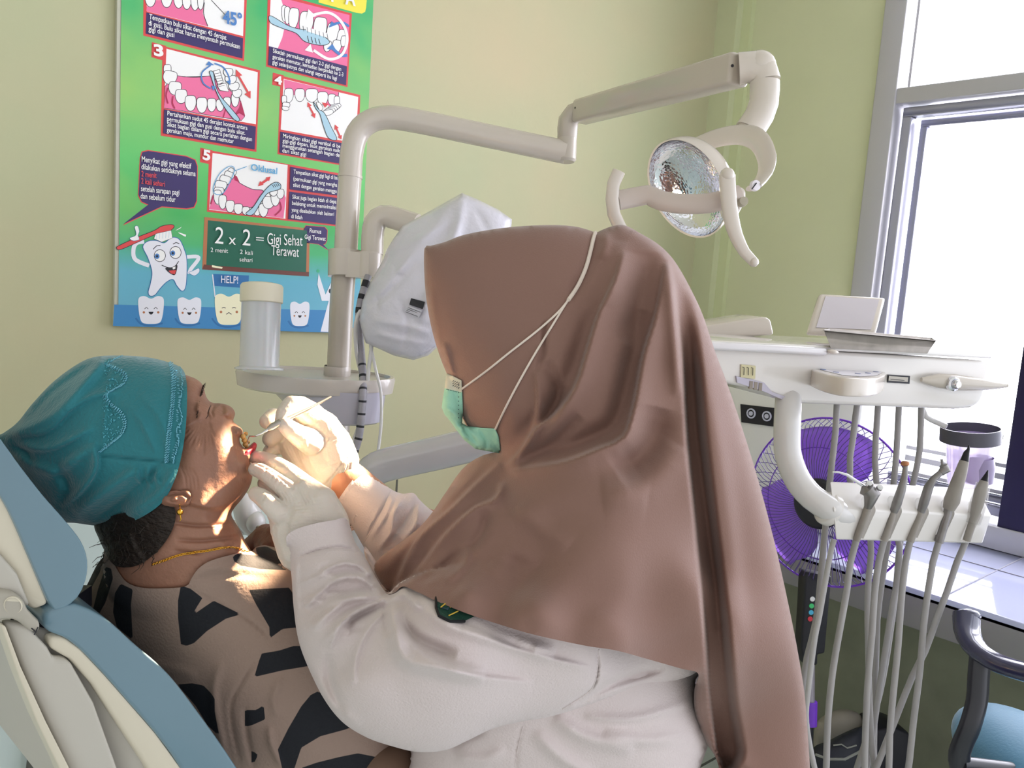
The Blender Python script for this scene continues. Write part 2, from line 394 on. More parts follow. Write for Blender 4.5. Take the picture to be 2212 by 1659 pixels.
# tiled counter under the window
XF = onZ(2056, 1300, ZC-.005).x
ct = thing('tiled_counter', 'long white tiled counter running under the bright window', 'counter', (XF, .5, ZC))
m_tile = mat('glazed_tile', '#c3c8e6', .06, coat=.6, spec=.8)
yE = YA-.09
MB().box(((XF+XB)/2, (yE-1.0)/2+.0, ZC-.014), ((XB-XF)/2, (yE+1.0)/2, .012)).build('tile_top', m_tile, ct, bevel=.003)
gr = MB(); gx = onZ(2100, 1215, ZC).x
for yy in np.arange(-.9, yE, .40): gr.box(((XF+XB)/2, yy+.04, ZC-.0008), ((XB-XF)/2, .0018, .0012))
gr.box((gx, (yE-1)/2, ZC-.0008), (.0018, (yE+1)/2, .0012))
gr.build('grout_line', mat('grout_light', '#9a9aa8', .7), ct)
dth = ZC-onX(2056, 1385, XF).z
MB().box((XF+.05, (yE-1.0)/2, ZC-.028-dth/2+.02), (.05, (yE+1.0)/2-.001, dth/2-.005)).build('fascia', mat('counter_fascia', '#8f8d8c', .6, var=.08, vscale=8), ct, bevel=.003)
MB().box((XB-.012, (yE-1)/2, ZC+.02), (.012, (yE+1)/2-.02, .022)).build('tile_upstand', mat('upstand', '#aaa69c', .5), ct)
# recess wall under the counter
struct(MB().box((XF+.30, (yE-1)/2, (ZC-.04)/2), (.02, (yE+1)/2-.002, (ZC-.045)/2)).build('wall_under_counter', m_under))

# ---------------------------------------------------------------- poster
PY = YA-.014
poster = thing('tooth_brushing_poster', 'green tooth-brushing instruction poster board hung on the wall', 'poster', (onY(500, 400, YA).x, YA-.007, 1.6))
def PP(x, y, layer=0): return onY(x, y, PY-.0012-.00006*layer)
pcx0, pcx1 = onY(250, 350, PY).x, onY(798, 200, PY).x
pz0 = onY(470, 706, PY).z; pz1 = onY(500, -160, PY).z
MB().box(((pcx0+pcx1)/2, YA-.007, (pz0+pz1)/2), ((pcx1-pcx0)/2, .0068, (pz1-pz0)/2)).build('board', mat('board_edge', '#b9b9a6', .5), poster)
mp = mat('poster_green', '#6fc765', .35); nt = mp.node_tree; b = nt.nodes['Principled BSDF']; N = nt.nodes.new; L = nt.links.new
geo = N('ShaderNodeNewGeometry'); sx = N('ShaderNodeSeparateXYZ'); L(geo.outputs['Position'], sx.inputs[0])
r1 = N('ShaderNodeMapRange'); r1.inputs[1].default_value = pz0; r1.inputs[2].default_value = pz0+.72; L(sx.outputs[2], r1.inputs[0])
cr = N('ShaderNodeValToRGB'); L(r1.outputs[0], cr.inputs[0]); els = cr.color_ramp.elements
els[0].position = 0; els[0].color = (*lin('#6fb2c9'), 1); els[1].position = 1; els[1].color = (*lin('#3fb06a'), 1)
for p_, c_ in ((.17, '#62aec4'), (.27, '#45b070'), (.36, '#3fae58'), (.52, '#5fc468'), (.72, '#85c46a')):
    e = els.new(p_); e.color = (*lin(c_), 1)
n1 = N('ShaderNodeTexNoise'); n1.inputs['Scale'].default_value = 5; L(geo.outputs['Position'], n1.inputs['Vector'])
mx = N('ShaderNodeMix'); mx.data_type = 'RGBA'; mx.inputs[7].default_value = (*lin('#a6cf63'), 1); L(cr.outputs[0], mx.inputs[6])
mr = N('ShaderNodeMapRange'); mr.inputs[1].default_value = .45; mr.inputs[2].default_value = .75; mr.inputs[4].default_value = .55; L(n1.outputs['Fac'], mr.inputs[0])
mm = N('ShaderNodeMath'); mm.operation = 'MULTIPLY'; L(mr.outputs[0], mm.inputs[0])
r3 = N('ShaderNodeMapRange'); r3.inputs[1].default_value = .25; r3.inputs[2].default_value = .45; L(r1.outputs[0], r3.inputs[0]); L(r3.outputs[0], mm.inputs[1])
L(mm.outputs[0], mx.inputs[0]); L(mx.outputs[2], b.inputs['Base Color'])
e_ = .001
MB().add([(pcx0+.008, PY-e_, pz0+.004), (pcx1-.001, PY-e_, pz0+.004), (pcx1-.001, PY-e_, pz1), (pcx0+.008, PY-e_, pz1)], [(0, 1, 2, 3)]).build('printed_sheet', mp, poster, smooth=False)
PC = {k: mat('ink_'+k, c, .4) for k, c in dict(red='#d94545', navy='#33235f', white='#f1f0ee', pink='#ea6f9c', deep='#b01f4f', black='#1d1d25', lblue='#a9ccdc', blue='#4a7fc0', yellow='#eee04a', tan='#b5724a', brown='#6b3a30', board='#16604a', cyan='#5ea6d2', sea='#3f86bd', cream='#f1ecc9', paper='#e6e6ee', skyb='#2f6fa8', leaf='#3fae7c').items()}
class Print:
    def __init__(s): s.d = {}; s.l = 3
    def poly(s, c, pts, dl=1):
        s.l += dl*.5; s.d.setdefault(c, []).append(([PP(x, y, s.l) for x, y in pts])); return s
    def line(s, c, pts, wd=1.4, smooth=True, closed=False):
        s.l += .5; P_ = crom(pts, 4, closed) if smooth and len(pts) > 2 else np.array(pts, float)
        if closed: P_ = np.vstack([P_, P_[:1]])
        T = np.gradient(P_, axis=0); T /= np.linalg.norm(T, axis=1)[:, None]+1e-9; Nn = np.stack([-T[:, 1], T[:, 0]], 1)*wd/2
        for i in range(len(P_)-1):
            s.d.setdefault(c, []).append([PP(*p, s.l) for p in (P_[i]+Nn[i], P_[i+1]+Nn[i+1], P_[i+1]-Nn[i+1], P_[i]-Nn[i])])
        return s
    def shape(s, c, pts, out='black', wd=1.2, sm=True):
        P_ = crom(pts, 3, True) if sm else np.array(pts, float); s.poly(c, P_)
        if out: s.line(out, P_, wd, smooth=False, closed=True)
        return s
    def build(s, name, parent=poster):
        V = []; Fc = []; fm = []; ms = list(s.d)
        for i, c in enumerate(ms):
            for p in s.d[c]:
                if len(p) > 4:
                    from mathutils.geometry import tessellate_polygon
                    o = len(V); V += p
                    for t in tessellate_polygon([p]): Fc.append(tuple(o+k for k in t)); fm.append(i)
                else: o = len(V); V += p; Fc.append(tuple(range(o, o+len(p)))); fm.append(i)
        return mesh_obj(name, V, Fc, None, parent, smooth=False, mats=[PC[c] for c in ms], fm=fm)
def text(s, p0, p1, m, parent, name='caption_line', h=None, plane=None, lift=.012, bold=0, nrm=None, up=None):
    """one line of lettering from baseline start to baseline end"""
    cu = bpy.data.curves.new('t', 'FONT'); cu.body = s; cu.offset = bold; o = bpy.data.objects.new('t', cu); COL.objects.link(o)
    dg = bpy.context.evaluated_depsgraph_get(); dg.update(); me = bpy.data.meshes.new_from_object(o.evaluated_get(dg)); bpy.data.objects.remove(o)
    n = len(me.vertices); co = np.empty(n*3); me.vertices.foreach_get('co', co); co = co.reshape(-1, 3)
    x0, x1 = co[:, 0].min(), co[:, 0].max(); A, B = V3(p0), V3(p1); d = B-A; sc = d.length/(x1-x0); d.normalize()
    nr = V3(nrm or (0, -1, 0)); u = nr.cross(d).normalized(); sy = h/.7 if h else sc
    V = [A+d*((c[0]-x0)*sc)+u*(c[1]*sy) for c in co]; Fc = [tuple(p.vertices) for p in me.polygons]
    return mesh_obj(name, V, Fc, m, parent, smooth=False)
def ptext(s, a, b, c='white', h=None, bold=0.01, name='caption_line'):
    hh = None if h is None else h*1.16/1000
    return text(s, PP(*a, 70), PP(*b, 70), PC[c], poster, name, hh, bold=bold)
def z1(x, y): return (230+x/3.687, y/3.687)
def z2(x, y): return (230+x/3.687, 300+y/3.687)
def quad(p, c, pts): p.poly(c, pts); return p
def toothshape(f, x, y, w, h, rot=0, root=False):
    P_ = [(-.42, -.5), (0, -.58), (.42, -.5), (.5, 0), (.3, .42), (0, .55), (-.3, .42), (-.5, 0)]
    c, s = math.cos(rot), math.sin(rot); return [f(x+w*a*c-h*b*s, y+w*a*s+h*b*c) for a, b in P_]
# panel 1 (top left)
p = Print()
quad(p, 'red', [z1(295, -60), z1(1120, -60), z1(1096, 487), z1(293, 283)]); quad(p, 'white', [z1(320, -60), z1(1100, -60), z1(1088, 288), z1(322, 90)])
quad(p, 'pink', [z1(320, 60), z1(345, 0), z1(775, 0), z1(768, 110), z1(808, 212), z1(318, 88)])
for x, y, w in ((350, -5, 85), (480, 0, 85), (575, 5, 78), (640, 15, 70), (705, 22, 66), (750, 20, 50)): p.shape('white', toothshape(z1, x, y, w, 110), wd=1.3)
quad(p, 'navy', [z1(318, 98), z1(1088, 304), z1(1083, 466), z1(312, 268)])
p.line('black', [z1(780, 20), z1(775, 110), z1(808, 210)], 1.3); p.line('black', [z1(835, 0), z1(955, 128)], 1.2, False); p.build('angle_panel')
ptext('45°', z1(928, 180), z1(1082, 212), 'blue', h=24, bold=.03)
for s, a, b in (('Tempatkan bulu sikat dengan 45 derajat', (340, 150), (955, 318)), ('di gusi. Bulu sikat harus menyentuh permukaan', (335, 200), (1063, 390)), ('gigi dan gusi', (335, 246), (540, 298))): ptext(s, z1(*a), z1(*b), h=9.5)
# panel 2
p = Print()
quad(p, 'red', [z1(1285, -60), z1(1330, -60), z1(1955, 108), z1(1920, 694), z1(1271, 530)]); quad(p, 'pink', [z1(1308, -40), z1(1936, 120), z1(1918, 528), z1(1292, 372)])
p.poly('white', [z1(1308, -20), z1(1390, -10), z1(1420, 90), z1(1400, 160), z1(1425, 190), z1(1400, 300), z1(1365, 385), z1(1292, 368)])
for x, y, w, h, r_ in ((1415, 110, 40, 120, 0), (1440, 125, 45, 130, 0), (1490, 150, 80, 150, .1), (1590, 190, 110, 170, .1), (1700, 235, 105, 170, .1), (1800, 270, 95, 150, .15), (1870, 310, 70, 130, .2)): p.shape('white', toothshape(z1, x, y, w, h, r_), wd=1.2)
for x, y, w, h, r_ in ((1760, 370, 60, 80, .2), (1835, 370, 70, 90, .1), (1890, 330, 50, 80, .2)): p.shape('white', toothshape(z1, x, y, w, h, r_), wd=1.2)
p.shape('lblue', [z1(1306, 125), z1(1450, 205), z1(1560, 235), z1(1660, 245), z1(1770, 320), z1(1765, 350), z1(1700, 360), z1(1580, 330), z1(1510, 265), z1(1400, 225), z1(1306, 180)], wd=1.3)
p.poly('white', [z1(1560, 205), z1(1780, 270), z1(1785, 310), z1(1600, 250)])
for k in range(7): p.line('black', [z1(1565+k*32, 207+k*10), z1(1572+k*32, 250+k*10)], 1, False)
for k in range(4): p.line('black', [z1(1600+k*30, 285+k*8), z1(1612+k*30, 335+k*6)], 1.4, False)
p.line('blue', [z1(1800, 195), z1(1880, 180), z1(1932, 210)], 5); p.line('blue', [z1(1800, 385), z1(1870, 440), z1(1918, 440)], 6)
p.poly('blue', [z1(1770, 220), z1(1795, 168), z1(1825, 200)]); p.poly('blue', [z1(1755, 390), z1(1800, 350), z1(1830, 400)])
p.line('white', [z1(1640, 120), z1(1760, 100), z1(1850, 150), z1(1905, 240), z1(1915, 340), z1(1870, 440), z1(1770, 470), z1(1650, 400)], 6)
p.poly('white', [z1(1590, 150), z1(1608, 72), z1(1670, 130)]); p.poly('white', [z1(1578, 400), z1(1625, 350), z1(1645, 420)])
quad(p, 'navy', [z1(1296, 368), z1(1915, 528), z1(1908, 678), z1(1288, 518)]); p.build('gum_line_panel')
for s, a, b in (('Sikatlah permukaan gigi dari 2-3 gigi dengan', (1325, 418), (1868, 565)), ('gerakan memutar, kemudian berpindah ke 2-3', (1322, 465), (1885, 610)), ('gigi selanjutnya dan ulangi seperti itu lagi', (1320, 508), (1835, 640))): ptext(s, z1(*a), z1(*b), h=8.5)
# top right yellow title corner
p = Print(); p.poly('yellow', [z1(1690, -60), z1(2078, -60), z1(2068, 60), z1(2060, 95), z1(2035, 108), z1(1990, 102), z1(1690, 20)]); p.build('title_corner')
ptext('I   A', z1(1790, 8), z1(1985, 45), 'paper', h=30, bold=.03)
# panel 3
p = Print()
quad(p, 'red', [z1(362, 335), z1(475, 365), z1(475, 372), z1(1223, 560), z1(1194, 1210), z1(432, 1080), z1(445, 480), z1(358, 455)])
quad(p, 'white', [z1(478, 388), z1(1205, 575), z1(1190, 990), z1(458, 862)])
p.shape('pink', [z1(465, 690), z1(540, 600), z1(620, 612), z1(720, 610), z1(830, 605), z1(960, 700), z1(1060, 780), z1(1100, 930), z1(1075, 960), z1(460, 860)], sm=False, wd=1.2)
p.line('black', [z1(515, 575), z1(560, 602), z1(700, 615), z1(820, 605)], 1.3)
for x, y, w, h, r_ in ((485, 560, 60, 80, 0), (505, 620, 110, 95, .2), (545, 705, 100, 95, .1), (595, 770, 95, 100, 0), (670, 825, 88, 110, 0), (760, 840, 84, 110, 0), (838, 838, 70, 95, 0), (905, 840, 64, 85, 0), (960, 820, 60, 80, 0), (1025, 800, 62, 95, 0), (1040, 745, 75, 60, 0), (1015, 690, 85, 60, 0), (990, 635, 90, 60, 0), (970, 580, 75, 60, 0)): p.shape('white', toothshape(z1, x, y, w, h, r_), wd=1.2)
p.line('deep', [z1(490, 700), z1(475, 760), z1(490, 825)], 3); p.line('deep', [z1(530, 765), z1(525, 820), z1(545, 865)], 3); p.poly('deep', [z1(1070, 800), z1(1105, 925), z1(1060, 900), z1(1010, 930), z1(1060, 860)]); p.line('deep', [z1(950, 870), z1(930, 940)], 2)
p.shape('lblue', [z1(820, 570), z1(850, 575), z1(870, 680), z1(905, 760), z1(990, 860), z1(1060, 950), z1(1020, 955), z1(930, 840), z1(870, 720), z1(835, 620)], wd=1.4)
p.shape('white', [z1(850, 568), z1(900, 552), z1(930, 650), z1(890, 680)], sm=False); p.shape('white', [z1(880, 680), z1(950, 660), z1(975, 730), z1(905, 720)], sm=False)
for k in range(6): p.line('black', [z1(855+k*7, 590+k*20), z1(905+k*7, 580+k*20)], .9, False)
p.line('blue', [z1(860, 505), z1(930, 535), z1(975, 610), z1(980, 660)], 3); p.line('blue', [z1(830, 520), z1(760, 580), z1(770, 660), z1(830, 705)], 3)
p.poly('blue', [z1(790, 520), z1(815, 488), z1(860, 520)]); p.poly('blue', [z1(955, 645), z1(990, 640), z1(985, 680)]); p.poly('blue', [z1(835, 680), z1(850, 725), z1(870, 690)])
p.line('red', [z1(1050, 600), z1(1130, 740)], 4, False); p.poly('red', [z1(1032, 552), z1(1030, 612), z1(1082, 600)]); p.poly('red', [z1(1148, 785), z1(1100, 750), z1(1148, 722)])
quad(p, 'navy', [z1(460, 870), z1(1190, 1008), z1(1180, 1190), z1(452, 1062)]); p.build('inner_side_panel')
ptext('3', z1(378, 438), z1(455, 450), 'white', h=20, bold=.04, name='panel_number')
for s, a, b in (('Pertahankan sudut 45 derajat kontak antara', (485, 918), (1122, 1035)), ('permukaan gigi dan gusi dengan bulu sikat.', (482, 962), (1105, 1075)), ('Sikat bagian dalam gigi secara perlahan dengan', (482, 1005), (1158, 1125)), ('gerakan maju, mundur dan memutar', (480, 1050), (1013, 1142))): ptext(s, z1(*a), z1(*b), h=8.8)
# panel 4
p = Print()
quad(p, 'red', [z1(1325, 578), z1(1412, 600), z1(1412, 608), z1(2022, 757), z1(2000, 1340), z1(1362, 1228), z1(1385, 690), z1(1320, 675)])
quad(p, 'white', [z1(1412, 628), z1(2005, 772), z1(1985, 1140), z1(1388, 1032)])
p.poly('pink', [z1(1414, 632), z1(1850, 735), z1(1845, 800), z1(1780, 850), z1(1700, 790), z1(1420, 745)])
p.line('black', [z1(1850, 735), z1(1845, 790)], 1.2, False)
for x, y, w, h, r_ in ((1452, 762, 72, 100, 0), (1540, 760, 78, 92, 0), (1635, 762, 100, 95, 0), (1722, 785, 84, 92, 0), (1795, 795, 62, 80, 0), (1835, 815, 45, 90, 0), (1415, 800, 40, 70, 0), (1430, 840, 60, 45, .2), (1425, 865, 60, 30, .2)): p.shape('white', toothshape(z1, x, y, w, h, r_), wd=1.1)
for k in range(5): p.shape('white', toothshape(z1, 1825-k*15, 850+k*12, 90, 38, -.2), wd=1)
p.poly('red', [z1(1715, 815), z1(1770, 828), z1(1740, 858)])
p.shape('lblue', [z1(1648, 810), z1(1690, 870), z1(1735, 900), z1(1790, 1010), z1(1835, 1110), z1(1770, 1100), z1(1730, 1010), z1(1700, 910), z1(1665, 860)], wd=1.3)
p.shape('white', [z1(1670, 815), z1(1700, 820), z1(1725, 860), z1(1700, 880)], wd=1)
p.line('red', [z1(1612, 840), z1(1655, 920)], 3.5, False); p.poly('red', [z1(1602, 812), z1(1600, 855), z1(1635, 840)]); p.poly('red', [z1(1662, 942), z1(1628, 915), z1(1665, 900)])
p.line('red', [z1(1830, 1020), z1(1862, 1090)], 3.5, False); p.poly('red', [z1(1820, 992), z1(1815, 1035), z1(1850, 1018)]); p.poly('red', [z1(1872, 1112), z1(1840, 1090), z1(1875, 1075)])
quad(p, 'navy', [z1(1385, 1048), z1(1985, 1160), z1(1975, 1325), z1(1378, 1215)]); p.build('vertical_panel')
ptext('4', z1(1338, 662), z1(1398, 675), 'white', h=16, bold=.04, name='panel_number')
for s, a, b in (('Miringkan sikat gigi vertikal di be', (1405, 1095), (1862, 1180)), ('gigi-gigi depan, buat gerakan naik', (1402, 1132), (1860, 1215)), ('menggunakan setengah bagian de', (1402, 1172), (1856, 1250)), ('dari sikat gigi', (1400, 1212), (1590, 1245))): ptext(s, z1(*a), z1(*b), h=8.3)
# panel 5
p = Print()
quad(p, 'red', [z2(748, 70), z2(845, 92), z2(845, 95), z2(2000, 300), z2(1990, 715), z2(800, 580), z2(815, 200), z2(745, 185)])
quad(p, 'white', [z2(845, 112), z2(1443, 208), z2(1425, 636), z2(818, 565)])
p.shape('pink', [z2(1000, 290), z2(1060, 350), z2(1160, 400), z2(1250, 420), z2(1160, 545), z2(940, 490), z2(935, 420)], wd=1.3)
p.poly('deep', [z2(1010, 280), z2(1040, 300), z2(1060, 345), z2(1020, 330)])
p.poly('pink', [z2(850, 440), z2(870, 520), z2(1000, 570), z2(1240, 600), z2(1400, 400), z2(1428, 470), z2(1410, 632), z2(818, 560)])
for x, y, w, h, r_ in ((995, 270, 70, 60, .6), (975, 295, 80, 60, .4), (945, 330, 90, 65, .3), (910, 375, 95, 70, .2), (895, 420, 80, 60, .1), (885, 465, 62, 100, 0), (925, 505, 62, 100, 0), (985, 540, 70, 85, 0), (1050, 560, 70, 75, 0), (1110, 575, 60, 60, 0), (1200, 580, 60, 60, 0), (1250, 570, 72, 95, 0), (1290, 510, 95, 85, .2), (1345, 480, 70, 100, 0), (1385, 440, 60, 70, 0), (1330, 430, 60, 50, .2)): p.shape('white', toothshape(z2, x, y, w, h, r_), wd=1.2)
p.line('deep', [z2(850, 450), z2(830, 520)], 3); p.line('deep', [z2(1380, 500), z2(1390, 560), z2(1340, 610)], 3)
p.shape('lblue', [z2(1385, 360), z2(1380, 400), z2(1290, 430), z2(1240, 490), z2(1170, 600), z2(1110, 595), z2(1170, 540), z2(1230, 450), z2(1290, 380), z2(1345, 345)], wd=1.4)
for k in range(4): p.line('black', [z2(1320+k*14, 365-k*4), z2(1335+k*14, 388-k*4)], 1.3, False)
p.line('cyan', [z2(850, 390), z2(900, 280), z2(980, 218), z2(1020, 240), z2(990, 330), z2(930, 430), z2(870, 440)], 1.6, closed=True); p.line('cyan', [z2(1015, 258), z2(1118, 220)], 1.4, False)
p.line('red', [z2(1225, 362), z2(1290, 318)], 5, False); p.poly('red', [z2(1208, 378), z2(1225, 335), z2(1252, 365)]); p.poly('red', [z2(1307, 300), z2(1268, 308), z2(1295, 338)])
quad(p, 'navy', [z2(1465, 222), z2(1990, 316), z2(1985, 470), z2(1460, 402)]); quad(p, 'navy', [z2(1458, 420), z2(1985, 490), z2(1980, 700), z2(1448, 640)]); p.build('chewing_side_panel')
ptext('5', z2(765, 160), z2(825, 172), 'white', h=19, bold=.04, name='panel_number'); ptext('Oklusal', z2(1150, 248), z2(1360, 280), 'cyan', h=13, bold=.02)
for s, a, b in (('Tempatkan sikat gigi lagi di ba', (1490, 275), (1840, 325)), ('(permukaan gigi yang mengha', (1488, 330), (1836, 382)), ('sikat dengan gerakan menggo', (1486, 380), (1834, 432)), ('Sikat juga bagian lidah di depa', (1480, 475), (1830, 515)), ('belakang untuk meminimalisi', (1478, 525), (1828, 562)), ('yang disebabkan oleh bakteri', (1474, 578), (1812, 615)), ('di lidah', (1470, 630), (1560, 642))): ptext(s, z2(*a), z2(*b), h=8.6)
# speech bubble
p = Print(); bub = [(265, 150), (280, 100), (330, 88), (640, 135), (710, 165), (728, 215), (722, 500), (700, 550), (640, 562), (440, 545), (125, 692), (330, 530), (275, 505), (250, 450)]
p.poly('red', [z2(x, y) for x, y in bub]); cx_, cy_ = 485, 320
p.poly('navy', [z2(cx_+(x-cx_)*.975, cy_+(y-cy_)*.965) for x, y in bub]); p.build('speech_bubble')
for s, a, b, c in (('Menyikat gigi yang efektif', (280, 180), (675, 238), 'white'), ('dilakukan setidaknya selama', (278, 240), (710, 298), 'white'), ('2 menit', (278, 298), (400, 312), 'red'), ('2 kali sehari', (276, 355), (465, 380), 'red'), ('setelah sarapan pagi', (275, 415), (580, 448), 'white'), ('dan sebelum tidur', (272, 474), (550, 503), 'white')): ptext(s, z2(*a), z2(*b), c, h=10.5)
# chalkboard
p = Print()
quad(p, 'tan', [z2(780, 622), z2(1620, 715), z2(1612, 1096), z2(762, 1040)]); quad(p, 'brown', [z2(776, 1000), z2(1614, 1060), z2(1612, 1096), z2(762, 1040)]); quad(p, 'board', [z2(808, 648), z2(1598, 730), z2(1590, 1062), z2(795, 1005)])
p.poly('cream', [z2(840, 1005), z2(925, 1022), z2(920, 1035), z2(840, 1022)]); p.build('chalkboard_panel')
for s, a, b, h in (('2', (862, 830), (930, 838), 34), ('x', (972, 838), (1030, 844), 22), ('2', (1082, 845), (1145, 852), 34), ('=', (1190, 825), (1252, 830), 16), ('Gigi Sehat', (1282, 838), (1562, 852), 24), ('Terawat', (1312, 925), (1532, 940), 22), ('2 menit', (830, 900), (968, 908), 9), ('2 kali', (1062, 915), (1165, 925), 9), ('sehari', (1060, 975), (1162, 982), 9)): ptext(s, z2(*a), z2(*b), 'white', h=h, bold=0, name='chalk_text')
p = Print(); bub = [(1572, 715), (1585, 688), (1740, 700), (1762, 725), (1758, 810), (1745, 838), (1730, 845), (1770, 890), (1690, 842), (1590, 828), (1570, 800)]
p.poly('red', [z2(x, y) for x, y in bub]); p.poly('navy', [z2(1665+(x-1665)*.96, 765+(y-765)*.95) for x, y in bub]); p.build('small_bubble')
ptext('Rumus', z2(1618, 745), z2(1710, 755), h=9.5); ptext('Gigi Terawat', z2(1578, 795), z2(1745, 812), h=9.5)
# sea strip, sign, and round little teeth with simple faces
p = Print(); quad(p, 'sea', [z2(62, 1320), z2(1850, 1368), z2(1850, 1545), z2(52, 1490)]); quad(p, 'skyb', [z2(848, 1075), z2(1135, 1088), z2(1130, 1190), z2(848, 1170)]); p.line('paper', [z2(845, 1080), z2(865, 1260)], 2.4, False); p.build('sea_strip')
ptext('HELP!', z2(912, 1145), z2(1048, 1152), 'paper', h=15, bold=.01)
def little(x, y, w, h, col='paper', sad=False):
    p = Print(); p.l = 8
    p.line('skyb', [z2(x-w*.6, y+h*.30), z2(x-w*.4, y+h*.52), z2(x, y+h*.6), z2(x+w*.45, y+h*.5)], 4)
    p.poly(col, [tuple(q) for q in crom([z2(x+a*w, y+b_*h) for a, b_ in ((-.5, -.3), (-.45, -.5), (-.25, -.55), (0, -.45), (.25, -.55), (.45, -.5), (.5, -.3), (.45, .2), (.33, .48), (0, .53), (-.33, .48), (-.45, .2))], 2, True)])
    for s_ in (-1, 1):
        p.line('black', [z2(x+s_*w*.18-w*.07, y-h*.05+(0 if not sad else -.1*s_*0)), z2(x+s_*w*.18, y-h*(.12 if not sad else .08)), z2(x+s_*w*.18+w*.07, y-h*.05)], 1.4)
        p.poly('tan', [tuple(q) for q in crom([z2(x+s_*w*.28+w*.05*math.cos(t), y+h*.08+w*.05*math.sin(t)) for t in np.arange(6)*1.047], 2, True)])
    if sad: p.line('black', [z2(x-w*.09, y+h*.16), z2(x, y+h*.1), z2(x+w*.09, y+h*.16)], 1.6)
    else: p.poly('black', [z2(x-w*.1, y+h*.06), z2(x+w*.1, y+h*.06), z2(x+w*.06, y+h*.14), z2(x, y+h*.17), z2(x-w*.06, y+h*.14)])
    p.build('small_tooth')
little(355, 1365, 205, 205); little(660, 1370, 190, 195); little(975, 1360, 225, 230, 'cream', True); little(1540, 1395, 155, 180)
# big cartoon tooth scrubbing itself
p = Print(); p.l = 6
big = [(290, 860), (330, 815), (400, 810), (460, 828), (520, 785), (580, 800), (620, 880), (640, 960), (640, 1100), (628, 1190), (600, 1212), (560, 1170), (530, 1120), (480, 1140), (430, 1190), (385, 1245), (345, 1250), (332, 1220), (350, 1150), (362, 1060), (330, 950)]
p.line('paper', [z2(340, 1010), z2(230, 960), z2(215, 880), z2(240, 830), z2(300, 818)], 9); p.line('paper', [z2(640, 940), z2(735, 945), z2(670, 1040), z2(660, 1075)], 8)
p.shape('paper', [z2(*q) for q in big], out='skyb', wd=1.6)
p.shape('paper', [z2(655, 1065), z2(700, 1090), z2(740, 1060), z2(735, 1030), z2(690, 1050)], out='skyb', wd=.8)
for (x, y) in ((425, 930), (550, 905)):
    p.shape('white', [z2(x+45*math.cos(t), y+48*math.sin(t)) for t in np.arange(8)*.785], wd=1.3); p.poly('blue', [z2(x-22+20*math.cos(t), y+5+22*math.sin(t)) for t in np.arange(10)*.628]); p.poly('black', [z2(x-22+9*math.cos(t), y+5+10*math.sin(t)) for t in np.arange(8)*.785])
p.line('black', [z2(372, 880), z2(400, 852), z2(430, 850)], 1.6); p.line('black', [z2(530, 838), z2(555, 825), z2(580, 835)], 1.6); p.line('black', [z2(440, 1005), z2(490, 1025), z2(540, 1020), z2(575, 975)], 1.6)
p.shape('black', [z2(470, 1030), z2(520, 1025), z2(562, 1005), z2(555, 1060), z2(540, 1085), z2(500, 1065)], wd=.8); p.poly('red', [z2(495, 1050), z2(555, 1045), z2(545, 1078), z2(515, 1072)]); p.poly('white', [z2(525, 1024), z2(550, 1015), z2(548, 1035), z2(530, 1040)])
p.shape('red', [z2(78, 862), z2(230, 790), z2(380, 730), z2(440, 695), z2(520, 682), z2(540, 700), z2(500, 735), z2(420, 750), z2(300, 800), z2(130, 875), z2(85, 880)], wd=1.2)
p.shape('white', [z2(392, 755), z2(515, 728), z2(525, 790), z2(440, 822), z2(378, 795)], sm=False, out='black', wd=.8)
for k in range(5): p.line('lblue', [z2(400+k*25, 755-k*5), z2(396+k*25, 800-k*3)], .8, False)
p.shape('white', [z2(225, 700), z2(250, 695), z2(262, 740), z2(250, 770), z2(262, 800), z2(215, 812), z2(185, 790), z2(235, 765)], out='skyb', wd=.8)
p.shape('white', [z2(550, 730), z2(600, 700), z2(585, 715)], out=None); p.shape('white', [z2(570, 745), z2(635, 765), z2(630, 780)], out=None); p.build('cartoon_tooth')
# white figure at the right edge, partly behind the post
p = Print(); p.l = 8; p.shape('paper', [z2(1690, 1070), z2(1725, 1180), z2(1745, 1240), z2(1800, 1120), z2(1850, 1100), z2(1850, 1540), z2(1705, 1535), z2(1770, 1290), z2(1715, 1290), z2(1680, 1160)], out=None, sm=False)
p.poly('black', [z2(1785+16*math.cos(t), 1212+20*math.sin(t)) for t in np.arange(10)*.628]); p.poly('leaf', [z2(1685+14*math.cos(t), 1052+14*math.sin(t)) for t in np.arange(8)*.785]); p.build('waving_shape')
# ---------------------------------------------------------------- dental lamp on its post
UPV = V3((0, 0, 1))
def onP(x, y, p0, n): r = V3(ray(x, y)); c = V3(CAM); return c+r*((V3(p0)-c).dot(n)/r.dot(n))
def px(r, z): return r*z/F          # size in metres of r pixels at depth z
def PT(l): return curve3([W(*q) for q in l], .012)
ZP = 1.85
m_lamp = mat('lamp_enamel', '#cfc6bc', .2, coat=.5)
m_lampg = mat('lamp_enamel_grey', '#bdb4a8', .25, coat=.4)
lamp = thing('dental_lamp', 'cream dental lamp on a bent pipe arm and tall post', 'dental lamp', onZ(725, 1700, .4))
r_ = px(25, ZP)
MB().tube(PT([(747, 1180, ZP), (727, 1000, ZP), (736, 700, ZP), (744, 575, ZP)]), r_*1.02, 28).build('post', m_lampg, lamp)
lp = MB(); lp.lathe([(0, 0), (px(28, ZP), 0), (px(28, ZP), .30), (px(27.6, ZP), .302), (px(26, ZP), .302)], W(724, 1180, ZP), (W(728, 880, ZP)-W(724, 1180, ZP)), 28); lp.build('post_sleeve', m_lampg, lamp)
